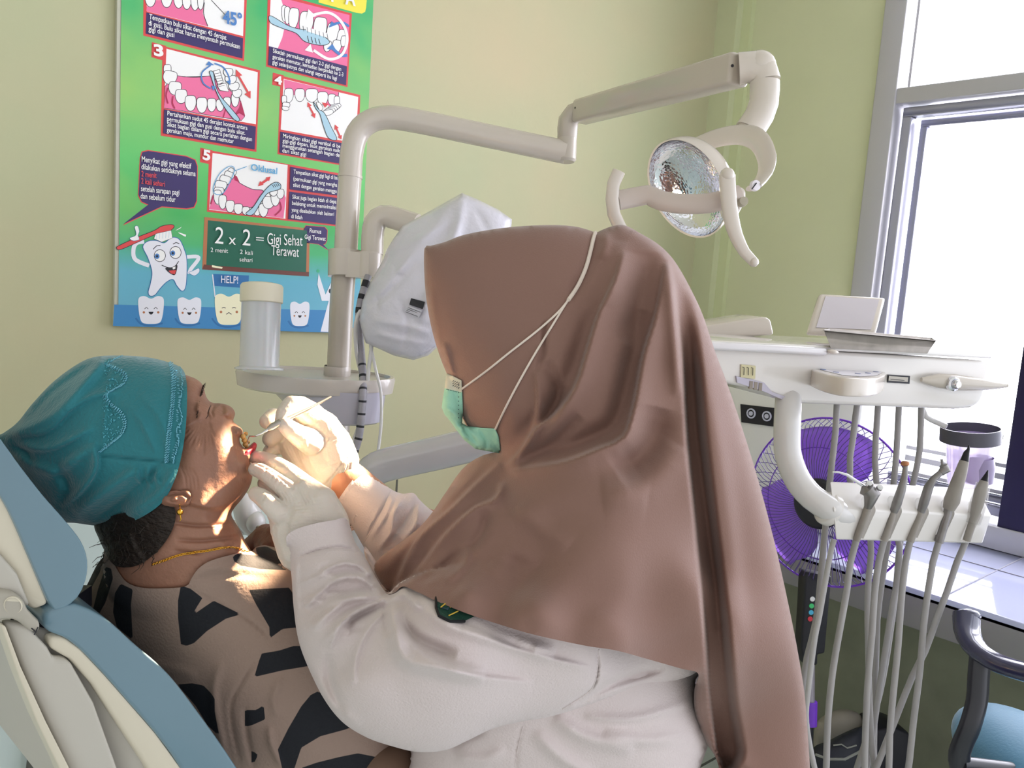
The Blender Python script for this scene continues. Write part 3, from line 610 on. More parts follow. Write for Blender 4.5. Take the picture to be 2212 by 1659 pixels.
MB().tube(PT([(746, 560, ZP), (752, 450, ZP), (757, 372, ZP), (760, 330, ZP), (772, 288, ZP), (800, 262, ZP), (840, 254, ZP), (900, 262, ZP), (1060, 295, ZP), (1222, 329, ZP)]), r_, 28).build('pipe_arm', m_lamp, lamp)
MB().lathe([(r_*1.0, 0), (r_*1.07, 0), (r_*1.07, .006), (r_, .006)], W(756, 385, ZP), W(757, 372, ZP)-W(756, 385, ZP), 28).build('joint_ring', m_lamp, lamp)
e1 = MB(); e1.lathe([(0, 0), (.018, 0), (.0225, .005), (.0225, .052), (.0215, .053)], W(1223, 350, ZP), W(1225, 300, ZP)-W(1223, 350, ZP), 28)
e1.lathe([(.0215, 0), (.0225, .0015), (.0225, .03), (0, .03)], W(1225, 299, ZP), UPV, 28); e1.tube(PT([(1226, 290, ZP), (1227, 262, ZP-.003), (1240, 245, ZP-.01), (1270, 236, ZP-.03)]), .023, 24); e1.build('elbow', m_lampg, lamp)
a0, a1 = W(1252, 243, ZP-.02), W(1600, 149, 1.38)
d = (a1-a0).normalized(); sd = d.cross(UPV).normalized(); up = sd.cross(d)
def obox(mb, p, q, hw0, hh0, hw1, hh1, sd, up):
    return mb.add([c+sd*i*hw+up*j*hh for c, hw, hh in ((p, hw0, hh0), (q, hw1, hh1)) for i, j in ((-1, -1), (1, -1), (1, 1), (-1, 1))], [(3, 2, 1, 0), (4, 5, 6, 7), (0, 1, 5, 4), (1, 2, 6, 5), (2, 3, 7, 6), (3, 0, 4, 7)])
sa = obox(MB(), a0, a1, .022, .0255, .023, .0265, sd, up).build('spring_arm', m_lampg, lamp, bevel=.008)
MB().ball(W(1243, 233, ZP-.045), .0025, 8).build('arm_screw', m_dark, lamp); MB().ball(W(1582, 142, 1.38-.022), .0028, 8).build('arm_screw', m_dark, lamp)
hk = MB(); hk.tube(PT([(1596, 149, 1.37), (1625, 145, 1.365), (1650, 158, 1.36), (1653, 176, 1.36)]), [.0265, .026, .025, .0247], 28); hk.ball(W(1640, 146, 1.363), .0277, 20); hk.build('top_elbow', m_lamp, lamp)
MB().tube(PT([(1652, 178, 1.36), (1650, 222, 1.36), (1640, 250, 1.36), (1617, 284, 1.36)]), .0240, 28).build('drop_elbow', m_lamp, lamp)
MB().tube([W(1625, 270, 1.36), W(1606, 298, 1.36)], .0200, 24).build('swivel', m_lamp, lamp)
yk_ = crom([list(W(*q)) for q in ((1470, 340, 1.43), (1500, 318, 1.41), (1550, 298, 1.38), (1605, 291, 1.34), (1640, 306, 1.30), (1657, 345, 1.275), (1650, 380, 1.265), (1628, 405, 1.255))], .01)
MB().tube([V3(p) for p in yk_], .0175, 20, flat=.33, side=tuple(down-fwd*.3)).build('yoke', m_lamp, lamp)
LC = W(1482, 409, 1.34); MO = W(542, 965, 1.03); ln = (MO-LC).normalized()
dish = MB(); R0 = .083
prof = [(R0*1.0, 0), (R0*1.03, .002), (R0*1.03, -.006)]+[(R0*1.01*math.sin(t), -.01-.05*math.cos(t)+0) for t in np.linspace(1.5, 0.02, 14)]
dish.lathe(prof, LC, ln, 48); dish.build('reflector_shell', m_lamp, lamp)
mr_ = mat('mirror_facets', '#eef0f6', .05, metal=1); nt = mr_.node_tree; b = nt.nodes['Principled BSDF']; tcn = nt.nodes.new('ShaderNodeTexCoord')
vo = nt.nodes.new('ShaderNodeTexVoronoi'); vo.feature = 'F1'; vo.inputs['Scale'].default_value = 150; nt.links.new(tcn.outputs['Object'], vo.inputs['Vector'])
bp = nt.nodes.new('ShaderNodeBump'); bp.inputs['Strength'].default_value = .16; bp.inputs['Distance'].default_value = .004; nt.links.new(vo.outputs['Distance'], bp.inputs['Height']); nt.links.new(bp.outputs[0], b.inputs['Normal'])
MB().lathe([(R0*math.sin(t), -.045*math.cos(t)) for t in np.linspace(1.57, 0.01, 20)], LC, ln, 64).build('faceted_mirror', mr_, lamp, fixn=False)
cbp = [(1335, 433, 1.245), (1370, 426, 1.25), (1398, 421, 1.25), (1430, 434, 1.245), (1480, 441, 1.24), (1530, 439, 1.235), (1570, 430, 1.235), (1600, 420, 1.24)]
cb = MB(); cb.tube(PT(cbp), .0150, 20, flat=.45, side=tuple(down)); 
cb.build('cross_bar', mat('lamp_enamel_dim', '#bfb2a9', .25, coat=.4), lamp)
MB().tube([W(1478, 438, 1.245), LC+ln*.034], .0095, 20).build('bulb_housing', m_lampg, lamp)
MB().ball(LC+ln*.022, .0085, 14).build('bulb', mat('bulb_glow', '#fff3dc', .5, emit='#fff3dc', estr=40), lamp)
hb = MB(); hb.prism([W(*q, 1.235) for q in ((1566, 385), (1612, 408), (1612, 432), (1592, 470), (1570, 460))], fwd*.04).build('end_block', m_lamp, lamp, bevel=.005)
MB().tube(PT([(1337, 370, 1.225), (1325, 398, 1.225), (1322, 430, 1.227), (1326, 462, 1.232), (1342, 496, 1.24)]), .0098, 20, flat=.55, side=tuple(right)).build('handle', m_lamp, lamp)
hp = PT([(1571, 378, 1.21), (1573, 420, 1.21), (1579, 470, 1.21), (1590, 510, 1.21), (1609, 546, 1.21), (1628, 566, 1.21)])
MB().ball(hp[0], .0110, 14).tube(hp, list(np.interp(np.linspace(0, 1, len(hp)), [0, .5, 1], [.0124, .0116, .0075])), 22, flat=.6, side=tuple(right)).ball(hp[-1], .0075, 12).build('handle', m_lamp, lamp)
kn = MB().lathe([(0, .014), (.0064, .013), (.007, .009), (.007, 0)], W(1602, 438, 1.232), -fwd, 16).build('focus_knob', mat('knob_grey', '#a9a291', .4), lamp)
MB().lathe([(0, .007), (.0078, .006), (.0083, 0)], W(1629, 402, 1.245), -fwd+right*.35, 24).build('hinge_cap', mat('cap_white', '#e2dde4', .3), lamp)
MB().box(W(1629, 402, 1.237), (.006, .0008, .001), ((right*.6-down*.8).normalized(), (right*.8+down*.6).normalized(), fwd)).build('cap_slot', m_dark, lamp)
# the lamp's own beam, on the patient's mouth
light('lamp_beam', 'SPOT', LC+ln*.14, W(648, 1002, 1.0), 560, (1, .74, .48), spot_size=math.radians(13.2), spot_blend=.25, shadow_soft_size=.02)

# ---------------------------------------------------------------- monitor on its bracket, wrapped in a bag
mon = thing('bagged_monitor', 'monitor covered with a crinkled white plastic bag, beside the lamp post', 'monitor', W(830, 600, ZP))
cl = MB(); cc = W(744, 570, ZP)
cl.tube([W(745, 598, ZP), W(746, 542, ZP)], px(40, ZP), 28, flat=.9); cl.tube([W(796, 601, ZP-.02), W(798, 547, ZP-.02)], px(28, ZP), 28)
cl.add([W(746, 598, ZP-px(36, ZP)), W(796, 601, ZP-.02-px(28, ZP)), W(798, 547, ZP-.02-px(28, ZP)), W(747, 542, ZP-px(36, ZP)), W(746, 598, ZP+.03), W(796, 601, ZP+.01), W(798, 547, ZP+.01), W(747, 542, ZP+.03)], [(0, 1, 2, 3), (7, 6, 5, 4), (3, 2, 6, 7), (0, 4, 5, 1)])
cl.build('clamp_collar', m_lamp, mon)
MB().tube(PT([(804, 550, ZP-.02), (805, 510, ZP-.02), (810, 482, ZP-.02), (828, 467, ZP-.02), (855, 472, ZP-.02), (900, 486, ZP-.03)]), .025, 24).build('bracket_pipe', m_lamp, mon)
bagm = mat('bag_plastic', '#d9d7e2', .3, var=.06, vscale=12, bump=.55, bscale=22, coat=.5, sss=.0)
bag_out = [(870, 488), (930, 455), (998, 417), (1030, 430), (1075, 452), (1106, 474), (1103, 505), (1085, 560), (1050, 640), (1000, 720), (950, 745), (925, 768), (893, 778), (850, 768), (815, 752), (790, 741), (783, 720), (776, 690), (783, 650), (800, 610), (828, 560), (835, 540), (850, 515)]
bs = [([(1000, 418), (985, 500), (935, 620), (910, 700)], 12, .012), ([(998, 425), (930, 500), (850, 600), (800, 650)], 14, .006), ([(800, 690), (860, 700), (930, 720)], 9, .006), ([(810, 720), (870, 735), (920, 742)], 6, .005), ([(790, 660), (830, 640), (900, 560)], 8, -.005), ([(840, 540), (900, 520), (980, 470)], 8, .004), ([(1020, 440), (1060, 520), (1040, 600)], 8, -.004), ([(860, 640), (880, 690), (870, 760)], 7, -.004)]
for _ in range(26):
    a, c = RS.uniform(800, 950), RS.uniform(560, 750); t = RS.uniform(0, 3.1); l_ = RS.uniform(15, 45); bs.append(([(a, c), (a+l_*math.cos(t), c+l_*math.sin(t))], RS.uniform(3, 7), RS.uniform(-.003, .0035)))
BAG = Pillow(bag_out, 1.74, .075, 5, bs, p=.38, smooth=False); BAG.build('plastic_bag', bagm, mon)
def on_surf(P_, pts, lift=.002): return [P_.at(x, y, lift) for x, y in pts]
def decal(P_, name, m, pts, parent, lift=.002):
    """thin printed patch following a curved surface"""
    return MB().add(on_surf(P_, pts, lift), [tuple(range(len(pts)))]).build(name, m, parent, smooth=False)
lb = [(884, 645), (917, 653), (912, 690), (903, 688), (872, 670)]
decal(BAG, 'bag_label', PC['black'], [(888, 644), (918, 652), (913, 668), (884, 658)], mon, .006); decal(BAG, 'bag_label', mat('label_grey', '#c9c8d2', .5), [(883, 660), (912, 671), (904, 688), (871, 671)], mon, .006)
for k in range(4): decal(BAG, 'label_line', PC['black'], [(882-k*2, 664+k*3), (908-k*2, 674+k*3), (908-k*2, 675+k*3), (882-k*2, 665+k*3)], mon, .007)
for k in range(5):
    x, y = 1038+k*12, 508+k*1
    for seg in (((x-4, y+6), (x, y-8)), ((x, y-8), (x+4, y+6)), ((x-4, y+6), (x+4, y+6))):
        MB().tube(on_surf(BAG, seg, .004), .0006, 5).build('printed_mark', PC['black'], mon)
# ---------------------------------------------------------------- rinsing bowl and bottle
cus = thing('spittoon_tray', 'off-white oval shelf with rinsing bowl around the lamp post', 'dental bowl', W(690, 900, 1.85))
pcn = W(683, 805, 1.82); m_cus = mat('spittoon_enamel', '#c4bcb4', .22, coat=.5)
pr = [(.001, -.006), (.155, -.006), (.160, 0), (.168, 0), (.170, -.006), (.166, -.034), (.150, -.040), (.001, -.040)]
MB().lathe([(a*px(171, 1.82)/.17, h) for a, h in pr], pcn, UPV, 56, sq=(tuple(right), .62)).build('shelf', m_cus, cus)
bc = W(738, 838, 1.80); wid = px(96, 1.8)
MB().lathe([(wid*1.0, 0), (wid*.99, -.01), (wid*.93, -.068), (wid*.86, -.072), (.0, -.072)], bc, UPV, 40, sq=(tuple(right), .75)).build('bowl', mat('bowl_enamel', '#b9b6c2', .22, coat=.4), cus)
bc = W(650, 838, 1.80); MB().lathe([(px(58, 1.8), 0), (px(52, 1.8), -.016), (px(20, 1.8), -.05), (0, -.055)], bc, UPV, 40, sq=(tuple(right), .75)).build('bowl_base', m_cus, cus)
MB().lathe([(.0285, 0), (.030, .004), (.0302, .022), (.029, .026)], W(728, 815, 1.85), UPV, 28).build('post_bush', m_cus, cus)
bt = thing('water_bottle', 'cloudy plastic bottle with cream cap standing on the oval shelf', 'bottle', W(561, 797, 1.70))
ax = (W(566, 612, 1.70)-W(560, 798, 1.70)); Lb = ax.length
MB().lathe([(0, 0), (.049, 0), (.049, .004), (.040, .007), (.0395, .15), (.0415, .155), (.0415, .16)], W(560, 799, 1.70), ax, 40).build('bottle_body', mat('cloudy_plastic', '#dfe0e2', .25, coat=.4, trans=.25, sss=.2), bt)
cp = W(560, 799, 1.70)+ax.normalized()*(Lb-.036)
MB().lathe([(.0405, -.004), (.0432, -.002), (.0432, .030), (.040, .035), (.030, .0375), (0, .038)], cp, ax, 40).build('cap', mat('bottle_cap', '#e0d9c4', .35), bt)
# ---------------------------------------------------------------- hoses at the post
hz = thing('grey_hose', 'grey hose with black bands hanging down beside the post', 'hose', W(763, 1000, 1.78))
hp = PT([(796, 596, 1.80), (786, 625, 1.79), (775, 680, 1.78), (779, 748, 1.78), (784, 810, 1.76), (784, 851, 1.74), (781, 892, 1.74), (775, 945, 1.74), (763, 986, 1.74), (748, 1060, 1.74)])
MB().tube(hp, .0082, 14).build('sleeve', mat('hose_wrap', '#a3a0a8', .4, var=.2, vscale=60), hz)
for k in [1, 3, 5]+list(range(14, 34, 2)): MB().tube([hp[k], hp[k]+(hp[k+1]-hp[k])*(.8 if k < 6 else .35)], .0085, 14).build('black_band', m_dark, hz)
tag(MB().tube(PT([(752, 1010, 1.76), (765, 950, 1.76), (788, 880, 1.76), (796, 800, 1.75), (803, 740, 1.75), (800, 690, 1.75), (790, 668, 1.75), (778, 672, 1.75), (768, 700, 1.75), (770, 760, 1.77), (778, 800, 1.79)]), .0042, 12).build('looped_cable', m_white2), 'thin white cable looped around the grey hose', 'cable')
tag(MB().tube(PT([(800, 745, 1.75), (812, 800, 1.75), (823, 850, 1.75), (823, 920, 1.75), (815, 990, 1.75), (812, 1060, 1.75)]), .0034, 12).build('white_cable', m_white2), 'thin white cable hanging straight down right of the grey hose', 'cable')
# ---------------------------------------------------------------- thick support arm behind the hands
sarm = thing('support_arm', 'thick glossy white pipe arm rising rightwards behind the gloved hands', 'support arm', W(800, 1010, 1.6))
m_arm = mat('arm_enamel', '#c9c6cb', .12, coat=.8)
MB().tube(PT([(790, 1085, 1.66), (792, 1045, 1.66), (808, 1016, 1.65), (850, 1000, 1.64), (960, 975, 1.62), (1080, 945, 1.6), (1200, 915, 1.58)]), .034, 30).build('pipe', m_arm, sarm)
MB().tube([W(792, 1055, 1.66), W(792, 1250, 1.66)], .036, 28).build('lower_joint', m_arm, sarm)
ar = thing('armrest', 'small white rounded armrest behind the patient\'s neck', 'armrest', W(545, 1150, 1.35))
MB().ball(W(536, 1112, 1.35), (.022, .026, .038), 24, ax=(right, fwd, (down+right*.25).normalized())).ball(W(552, 1128, 1.34), (.016, .02, .018), 18, ax=(right, fwd, down)).ball(W(500, 1140, 1.38), (.07, .03, .012), 20, ax=(right, fwd, down)).build('pad', m_white2, ar)
MB().lathe([(0, .003), (.003, .003), (.0045, 0)], W(558, 1141, 1.318), -fwd, 16).build('screw', m_steel, ar)

# ---------------------------------------------------------------- delivery unit
ZT_ = 1.365
A_ = onZ(1560, 750, ZT_); B_ = onZ(2141, 778, ZT_); ex = (B_-A_).normalized(); ey = UPV.cross(ex).normalized()   # ey points away from the viewer
if ey.dot(fwd) < 0: ey = -ey
du = thing('delivery_unit', 'white dental delivery unit with tray top and instrument rack on curved tube', 'dental unit', W(1850, 870, 1.5))
def fp(x, y, off=0): return onP(x, y, A_-ey*off, ey)
body = [fp(*q) for q in ((1480, 742), (2140, 779), (2137, 800), (2133, 819), (2127, 855), (2117, 872), (2099, 882), (2067, 885), (1730, 872), (1695, 866), (1650, 845), (1480, 812))]
MB().prism(body, ey*.26).build('housing', m_white, du, bevel=.008)
tp = MB(); q0, q1 = fp(1440, 741, .006), fp(2143, 775, .006)
tp.prism([q0, q1, q1+ey*.275, q0+ey*.275], UPV*.008); tp.build('top_plate', mat('unit_top', '#dedad6', .15, coat=.7), du, bevel=.003)
q0, q1 = fp(1440, 733, .014), fp(1790, 752, .014)
MB().prism([q0, q1, q1+ey*.24, q0+ey*.24], -UPV*.014).build('sliding_cover', mat('unit_cover', '#d8d5d8', .15, coat=.7), du, bevel=.005)
MB().ball(fp(1799, 760, .016), (.011, .008, .005), 14, ax=(ex, ey, (UPV-ex*.4).normalized())).build('latch', m_lamp, du)
# half-round control panel
cz = ZT_-.031
cpn = [onZ(*q, cz) for q in ((1722, 778), (1745, 793), (1775, 806), (1815, 815), (1855, 818), (1890, 817), (1911, 810), (1914, 803), (1895, 788))]
cpc = [V3((*q, cz)) for q in crom([(p.x, p.y) for p in cpn[:8]], .006)]+[cpn[8]]
MB().prism(cpc, -UPV*.030).build('control_panel', m_lamp, du, bevel=.003)
kp = MB().add([p+UPV*.0006 for p in [onZ(*q, cz) for q in ((1735, 781), (1775, 800), (1820, 811), (1860, 814), (1893, 812), (1905, 806), (1890, 791))]], [tuple(range(7))]).build('keypad_sheet', mat('keypad', '#dcd9e2', .3), du)
def disc(c, r, n, mb=None, k=20): return (mb or MB()).lathe([(0, .0012), (r*.9, .0012), (r, 0)], c, n, k)
disc(onZ(1816, 795, cz), .019, UPV).build('round_key_pad', mat('key_blue', '#5d6b9a', .4), du); disc(onZ(1816, 795, cz)+UPV*.001, .008, UPV).build('round_key', mat('key_white', '#dfe4f0', .4), du)
for x, y, c in ((1758, 789, '#3b7fae'), (1778, 799, '#7789b5'), (1806, 805, '#8b8fae'), (1853, 808, '#8b8fae'), (1875, 807, '#8b8fae'), (1868, 792, '#8b6a4a'), (1880, 798, '#77839f'), (1892, 804, '#8b8fae')):
    disc(onZ(x, y, cz)+UPV*.0004, .0052, UPV).build('key', mat('key_'+c, c, .4), du)
def fpanel(name, m, pts, off=.001, th=.002, bevel=0): return MB().prism([fp(*q, off) for q in pts], -ey*th).build(name, m, du, bevel=bevel, smooth=False)
fpanel('icon_plate', mat('icon_beige', '#cfc7a0', .5), [(1600, 787), (1631, 790), (1630, 818), (1599, 815)])
for k in range(3):
    x = 1604+k*9.5; MB().tube([fp(x, 793+k*.5, .005), fp(x+3.5, 794+k*.5, .005), fp(x+3, 810+k*.5, .005)], .0006, 5).build('icon_mark', m_dark, du)
for k in range(3): fpanel('rocker_key', mat('key_taupe', '#8f857a', .5), [(1617+k*10, 822+k*2), (1624+k*10, 823+k*2), (1623+k*10, 840+k*2), (1616+k*10, 839+k*2)], .001, .004)
fpanel('drawer_lip', mat('lip_lilac', '#bdb8c8', .4), [(1588, 812), (1648, 826), (1665, 846), (1700, 858), (1695, 866), (1650, 846), (1590, 826)], .0, .004)
fpanel('scale_window', m_dark, [(1917, 809), (1964, 812), (1963, 829), (1916, 826)]); fpanel('scale_plate', mat('scale_beige', '#b8b2a8', .4), [(1920, 812), (1961, 815), (1960, 825), (1919, 822)], .004, .001)
fpanel('scale_line', m_dark, [(1924, 819), (1953, 821), (1953, 822), (1924, 820)], .006, .001)
hz0 = [fp(x, y, .012) for x, y in ((1990, 820), (2025, 822), (2060, 826), (2100, 829), (2140, 832), (2174, 833))]
MB().tube(hz0, [.004, .013, .0155, .013, .009, .004], 20, flat=.8, side=(0, 0, 1)).ball(hz0[-1], .004, 10).build('unit_handle', m_lampg, du)
MB().lathe([(.0135, -.003), (.0135, .004), (.010, .006), (.0085, .004), (.0085, .010), (.006, .014), (0, .015)], fp(2058, 829, .024), -ey, 24).build('handle_bolt', m_chrome, du)
# tube and instrument rack
ZU = 1.42
MB().tube(PT([(1703, 862, ZU+.03), (1701, 905, ZU), (1700, 950, ZU), (1703, 985, ZU), (1722, 1035, ZU-.01), (1754, 1074, ZU-.02), (1795, 1100, ZU-.03), (1835, 1116, ZU-.005)]), px(28, ZU), 28).build('rack_tube', m_white2, du)
def rp(x, y, z): return W(x, y, z)
Ls = [(1793, 1040, 1.40), (1800, 1100, 1.365), (1806, 1166, 1.385), (1806, 1160, 1.44), (1793, 1046, 1.46)]
Rs = [(2112, 1055, 1.53), (2143, 1114, 1.50), (2122, 1174, 1.515), (2122, 1168, 1.57), (2112, 1062, 1.59)]
rk = MB(); rk.add([rp(*q) for q in Ls]+[rp(*q) for q in Rs], [(4, 3, 2, 1, 0), (5, 6, 7, 8, 9)]+[(i, (i+1) % 5, 5+(i+1) % 5, 5+i) for i in range(5)])
rk.lathe([(.03, 0), (.029, .012), (.02, .018)], W(1795, 1101, 1.40), W(1775, 1092, 1.395)-W(1795, 1101, 1.40), 28)
rack = rk.build('instrument_rack', m_white, du, bevel=.003, fixn=False)
def lerp3(a, b, t): return tuple(a[i]+(b[i]-a[i])*t for i in range(3))
slots = [.235, .41, .575, .735, .91]
SLP = []
for t in slots:
    rg_ = lerp3(Ls[1], Rs[1], t); SLP.append(rg_)
inst_px = [  # point list top (x, y), radius px ; depth offset from the slot
    ('air_syringe', 'two-button metal air syringe with bent thin nozzle, first in the rack', 'air syringe'),
    ('dental_handpiece', 'slim handpiece with round tan head, second in the rack', 'handpiece'),
    ('dental_handpiece', 'slim handpiece with angled square head, middle of the rack', 'handpiece'),
    ('dental_handpiece', 'thick grey handpiece with long black tapered tip, fourth in the rack', 'handpiece'),
    ('dental_scaler', 'pointed scaler handpiece in clear plastic sleeve at the rack\'s right end', 'scaler')]
cut = MB()
axes = [((1865, 1130), (1881, 1078)), ((1922, 1130), (1938, 1075)), ((1982, 1128), (2000, 1070)), ((2041, 1125), (2056, 1070)), ((2096, 1140), (2112, 1080))]
m_in = mat('instrument_metal', '#8d8a88', .38, metal=.6, var=.25, vscale=40); m_in2 = mat('instrument_grey', '#98928a', .5, var=.15, vscale=30); m_hose = mat('hose_grey', '#a3a09f', .5, var=.1, vscale=20)
zs = [s[2]-.008 for s in SLP]
for (a, c), z in zip(axes, zs):
    p0 = W(a[0]-9, a[1]+32, z+.012); p1 = W(c[0]+12, c[1]-35, z+.006); cut.tube([p0, p1], [.0115, .0165], 20)
co_ = cut.build('cutter', m_white); bo = rack.modifiers.new('b', 'BOOLEAN'); bo.object = co_; bo.operation = 'DIFFERENCE'; bo.solver = 'EXACT'; apply_mods(rack); bpy.data.objects.remove(co_); shade(rack, 30)
def ins(k, parts, hose, mh=m_hose):
    n, l, c = inst_px[k]; t = thing(n, l, c, W(*axes[k][0], zs[k]), 'instruments in the rack')
    for nm, m, pts in parts:
        P_ = [W(x, y, zs[k]+dz) for x, y, dz, r in pts]; MB().tube(P_, [px(r, zs[k]) for *_, r in pts], 18).build(nm, m, t)
    MB().tube(curve3([W(*q) for q in hose], .03), px(7, 1.45), 12).build('hose', mh, t); return t
m_tip = mat('tip_dark', '#1b1a20', .4, metal=.3)
t1 = ins(0, [('nozzle', m_chrome, [(1798, 1019, -.01, 2.2), (1812, 1020, -.01, 2.4), (1830, 1026, -.01, 3), (1870, 1053, -.01, 4)]),
        ('syringe_body', m_in, [(1868, 1050, -.012, 8), (1872, 1056, -.012, 17), (1884, 1068, -.012, 17), (1878, 1086, -.01, 11), (1875, 1096, -.006, 8)]),
        ('handle', m_in2, [(1876, 1092, -.006, 8), (1868, 1118, 0, 8.5), (1856, 1150, .004, 8), (1850, 1168, .006, 7)])],
        [(1850, 1166, 1.42), (1838, 1210, 1.43), (1829, 1277, 1.44), (1813, 1366, 1.44), (1799, 1449, 1.44), (1788, 1560, 1.44), (1784, 1680, 1.45), (1775, 1760, 1.47), (1752, 1790, 1.5), (1730, 1700, 1.52), (1735, 1470, 1.53), (1763, 1338, 1.53), (1779, 1180, 1.53), (1793, 1037, 1.53), (1805, 930, 1.53), (1808, 870, 1.53)])
for x, y in ((1876, 1046), (1899, 1055)): MB().lathe([(0, .006), (px(6, 1.4), .005), (px(6.5, 1.4), 0)], W(x, y, zs[0]-.02), -fwd-V3(down)*.6, 16).build('button', m_chrome, t1)
ins(1, [('head', mat('head_tan', '#a5704f', .35, metal=.4), [(1955, 996, -.01, 5), (1955, 998, -.01, 8.5), (1955, 1004, -.01, 8.5), (1955, 1007, -.01, 5)]), ('shaft', m_in, [(1956, 1004, -.01, 5), (1954, 1030, -.01, 6.5), (1947, 1058, -.008, 9), (1937, 1088, -.002, 10), (1930, 1106, .002, 8)]), ('coupling', m_in2, [(1930, 1104, .002, 7.5), (1926, 1121, .003, 7), (1910, 1168, .006, 8)])],
    [(1910, 1166, 1.45), (1899, 1210, 1.46), (1889, 1283, 1.46), (1884, 1366, 1.46), (1873, 1500, 1.46), (1868, 1690, 1.47), (1880, 1790, 1.5), (1895, 1720, 1.54), (1880, 1560, 1.55), (1874, 1300, 1.55), (1880, 1160, 1.55), (1836, 1037, 1.55), (1843, 943, 1.55), (1852, 870, 1.55)])
ins(2, [('head', m_in, [(2034, 992, -.01, 3), (2036, 1003, -.01, 3), (2038, 1005, -.01, 9), (2042, 1014, -.01, 11), (2032, 1022, -.01, 7)]), ('shaft', m_in, [(2036, 1018, -.01, 6), (2017, 1034, -.01, 7), (2006, 1052, -.008, 9.5), (1996, 1085, -.002, 10), (1989, 1106, .002, 8)]), ('coupling', m_in2, [(1989, 1104, .002, 8), (1983, 1124, .003, 7), (1966, 1170, .006, 8)])],
    [(1966, 1168, 1.48), (1957, 1210, 1.48), (1948, 1283, 1.48), (1940, 1394, 1.48), (1929, 1504, 1.48), (1922, 1587, 1.48), (1919, 1690, 1.48), (1905, 1790, 1.5), (1870, 1700, 1.56), (1885, 1587, 1.57), (1901, 1477, 1.57), (1923, 1338, 1.57), (1943, 1180, 1.57), (1893, 1040, 1.57), (1897, 872, 1.57)])
ins(3, [('tip', m_tip, [(2093, 962, -.01, 1.5), (2092, 970, -.01, 3), (2088, 978, -.01, 6), (2083, 998, -.01, 9)]), ('shaft', m_in2, [(2083, 996, -.01, 9.5), (2076, 1020, -.01, 12), (2066, 1050, -.008, 14), (2056, 1082, -.002, 16), (2049, 1100, .001, 12)]), ('coupling', m_in, [(2049, 1098, .001, 9), (2044, 1120, .003, 8), (2028, 1172, .006, 9)])],
    [(2028, 1170, 1.50), (2015, 1215, 1.5), (2006, 1269, 1.5), (1995, 1352, 1.5), (1987, 1449, 1.5), (1973, 1560, 1.5), (1959, 1680, 1.5), (1930, 1790, 1.52), (1890, 1700, 1.58), (1893, 1400, 1.59), (1899, 1300, 1.59), (1918, 1170, 1.59), (1931, 1040, 1.59), (1937, 970, 1.59), (1942, 874, 1.59)])
ins(4, [('tip', m_tip, [(2134, 1016, -.01, 1), (2131, 1026, -.01, 4), (2126, 1040, -.01, 8)]), ('shaft', m_in2, [(2126, 1039, -.01, 8.5), (2119, 1062, -.01, 13), (2112, 1088, -.004, 12), (2102, 1125, .002, 8), (2088, 1168, .006, 8)]), ('clear_sleeve', mat('clear_sleeve', '#ffffff', .08, trans=.9, alpha=.35, coat=1), [(2124, 1044, -.012, 14), (2114, 1085, -.012, 17), (2102, 1130, -.006, 14)])],
    [(2088, 1166, 1.53), (2067, 1215, 1.53), (2045, 1280, 1.53), (2023, 1338, 1.53), (1998, 1407, 1.53), (1970, 1463, 1.53), (1937, 1546, 1.53), (1890, 1665, 1.53), (1850, 1760, 1.54), (1840, 1700, 1.60), (1900, 1500, 1.61), (1932, 1300, 1.61), (1945, 1170, 1.61), (1973, 1042, 1.61), (1987, 970, 1.61), (1990, 876, 1.61)])
tag(MB().tube(PT([(1802, 1165, 1.50), (1793, 1200, 1.50), (1770, 1330, 1.50), (1760, 1380, 1.50), (1746, 1490, 1.50), (1742, 1560, 1.5), (1760, 1660, 1.5), (1790, 1760, 1.5)]), px(6, 1.5), 12).build('loose_hose', mat('hose_pale', '#bbb9b8', .4)), 'pale hose behind the rack swinging left towards the pink headscarf', 'hose')
# white pad, viewer screen, metal tray on the unit
tag(MB().prism([W(*q, 1.62) for q in ((1470, 712), (1655, 684), (1666, 690), (1673, 724), (1480, 735))], ey*.10).build('white_pad', m_lamp, bevel=.006), 'white wedge-shaped cover lying behind the delivery unit top', 'cover')
vw = thing('film_viewer', 'small white film viewer screen standing at the back of the delivery unit', 'screen', W(1830, 716, 1.60))
vz = [W(*q) for q in ((1771, 632, 1.66), (1915, 641, 1.66), (1893, 722, 1.61), (1745, 716, 1.61))]
nv = (vz[1]-vz[0]).cross(vz[3]-vz[0]).normalized(); nv = nv if nv.dot(fwd) < 0 else -nv
MB().prism(vz, -nv*.018).build('screen_case', m_lamp, vw, bevel=.007)
cv = sum(vz, V3((0, 0, 0)))/4
MB().prism([cv+(p-cv)*.80+nv*.0006 for p in vz], nv*.001).build('screen_sheet', mat('viewer_sheet', '#cbc5cc', .3), vw)
mt = thing('instrument_tray', 'shallow stainless steel tray resting on the delivery unit', 'metal tray', W(1895, 755, 1.5))
T0, T1 = W(1779, 713, 1.43), W(2023, 735, 1.49); U0, U1 = W(1795, 753, 1.425), W(2003, 764, 1.485); kh_ = V3(ray(1900, 730)); kh_.z = 0; kd = kh_.normalized()*.13
o_ = [T0, T1, T1+kd, T0+kd]; u_ = [U0, U1, U1+kd*.85, U0+kd*.85]; ct_ = sum(o_, V3((0, 0, 0)))/4; cu_ = sum(u_, V3((0, 0, 0)))/4
inn = [ct_+(p-ct_)*.975 for p in o_]; lip = [ct_+(p-ct_)*1.02-UPV*.001 for p in o_]; inu = [cu_+(p-cu_)*.96+UPV*.002 for p in u_]
V = lip+o_+inn+inu+u_
Fq = []
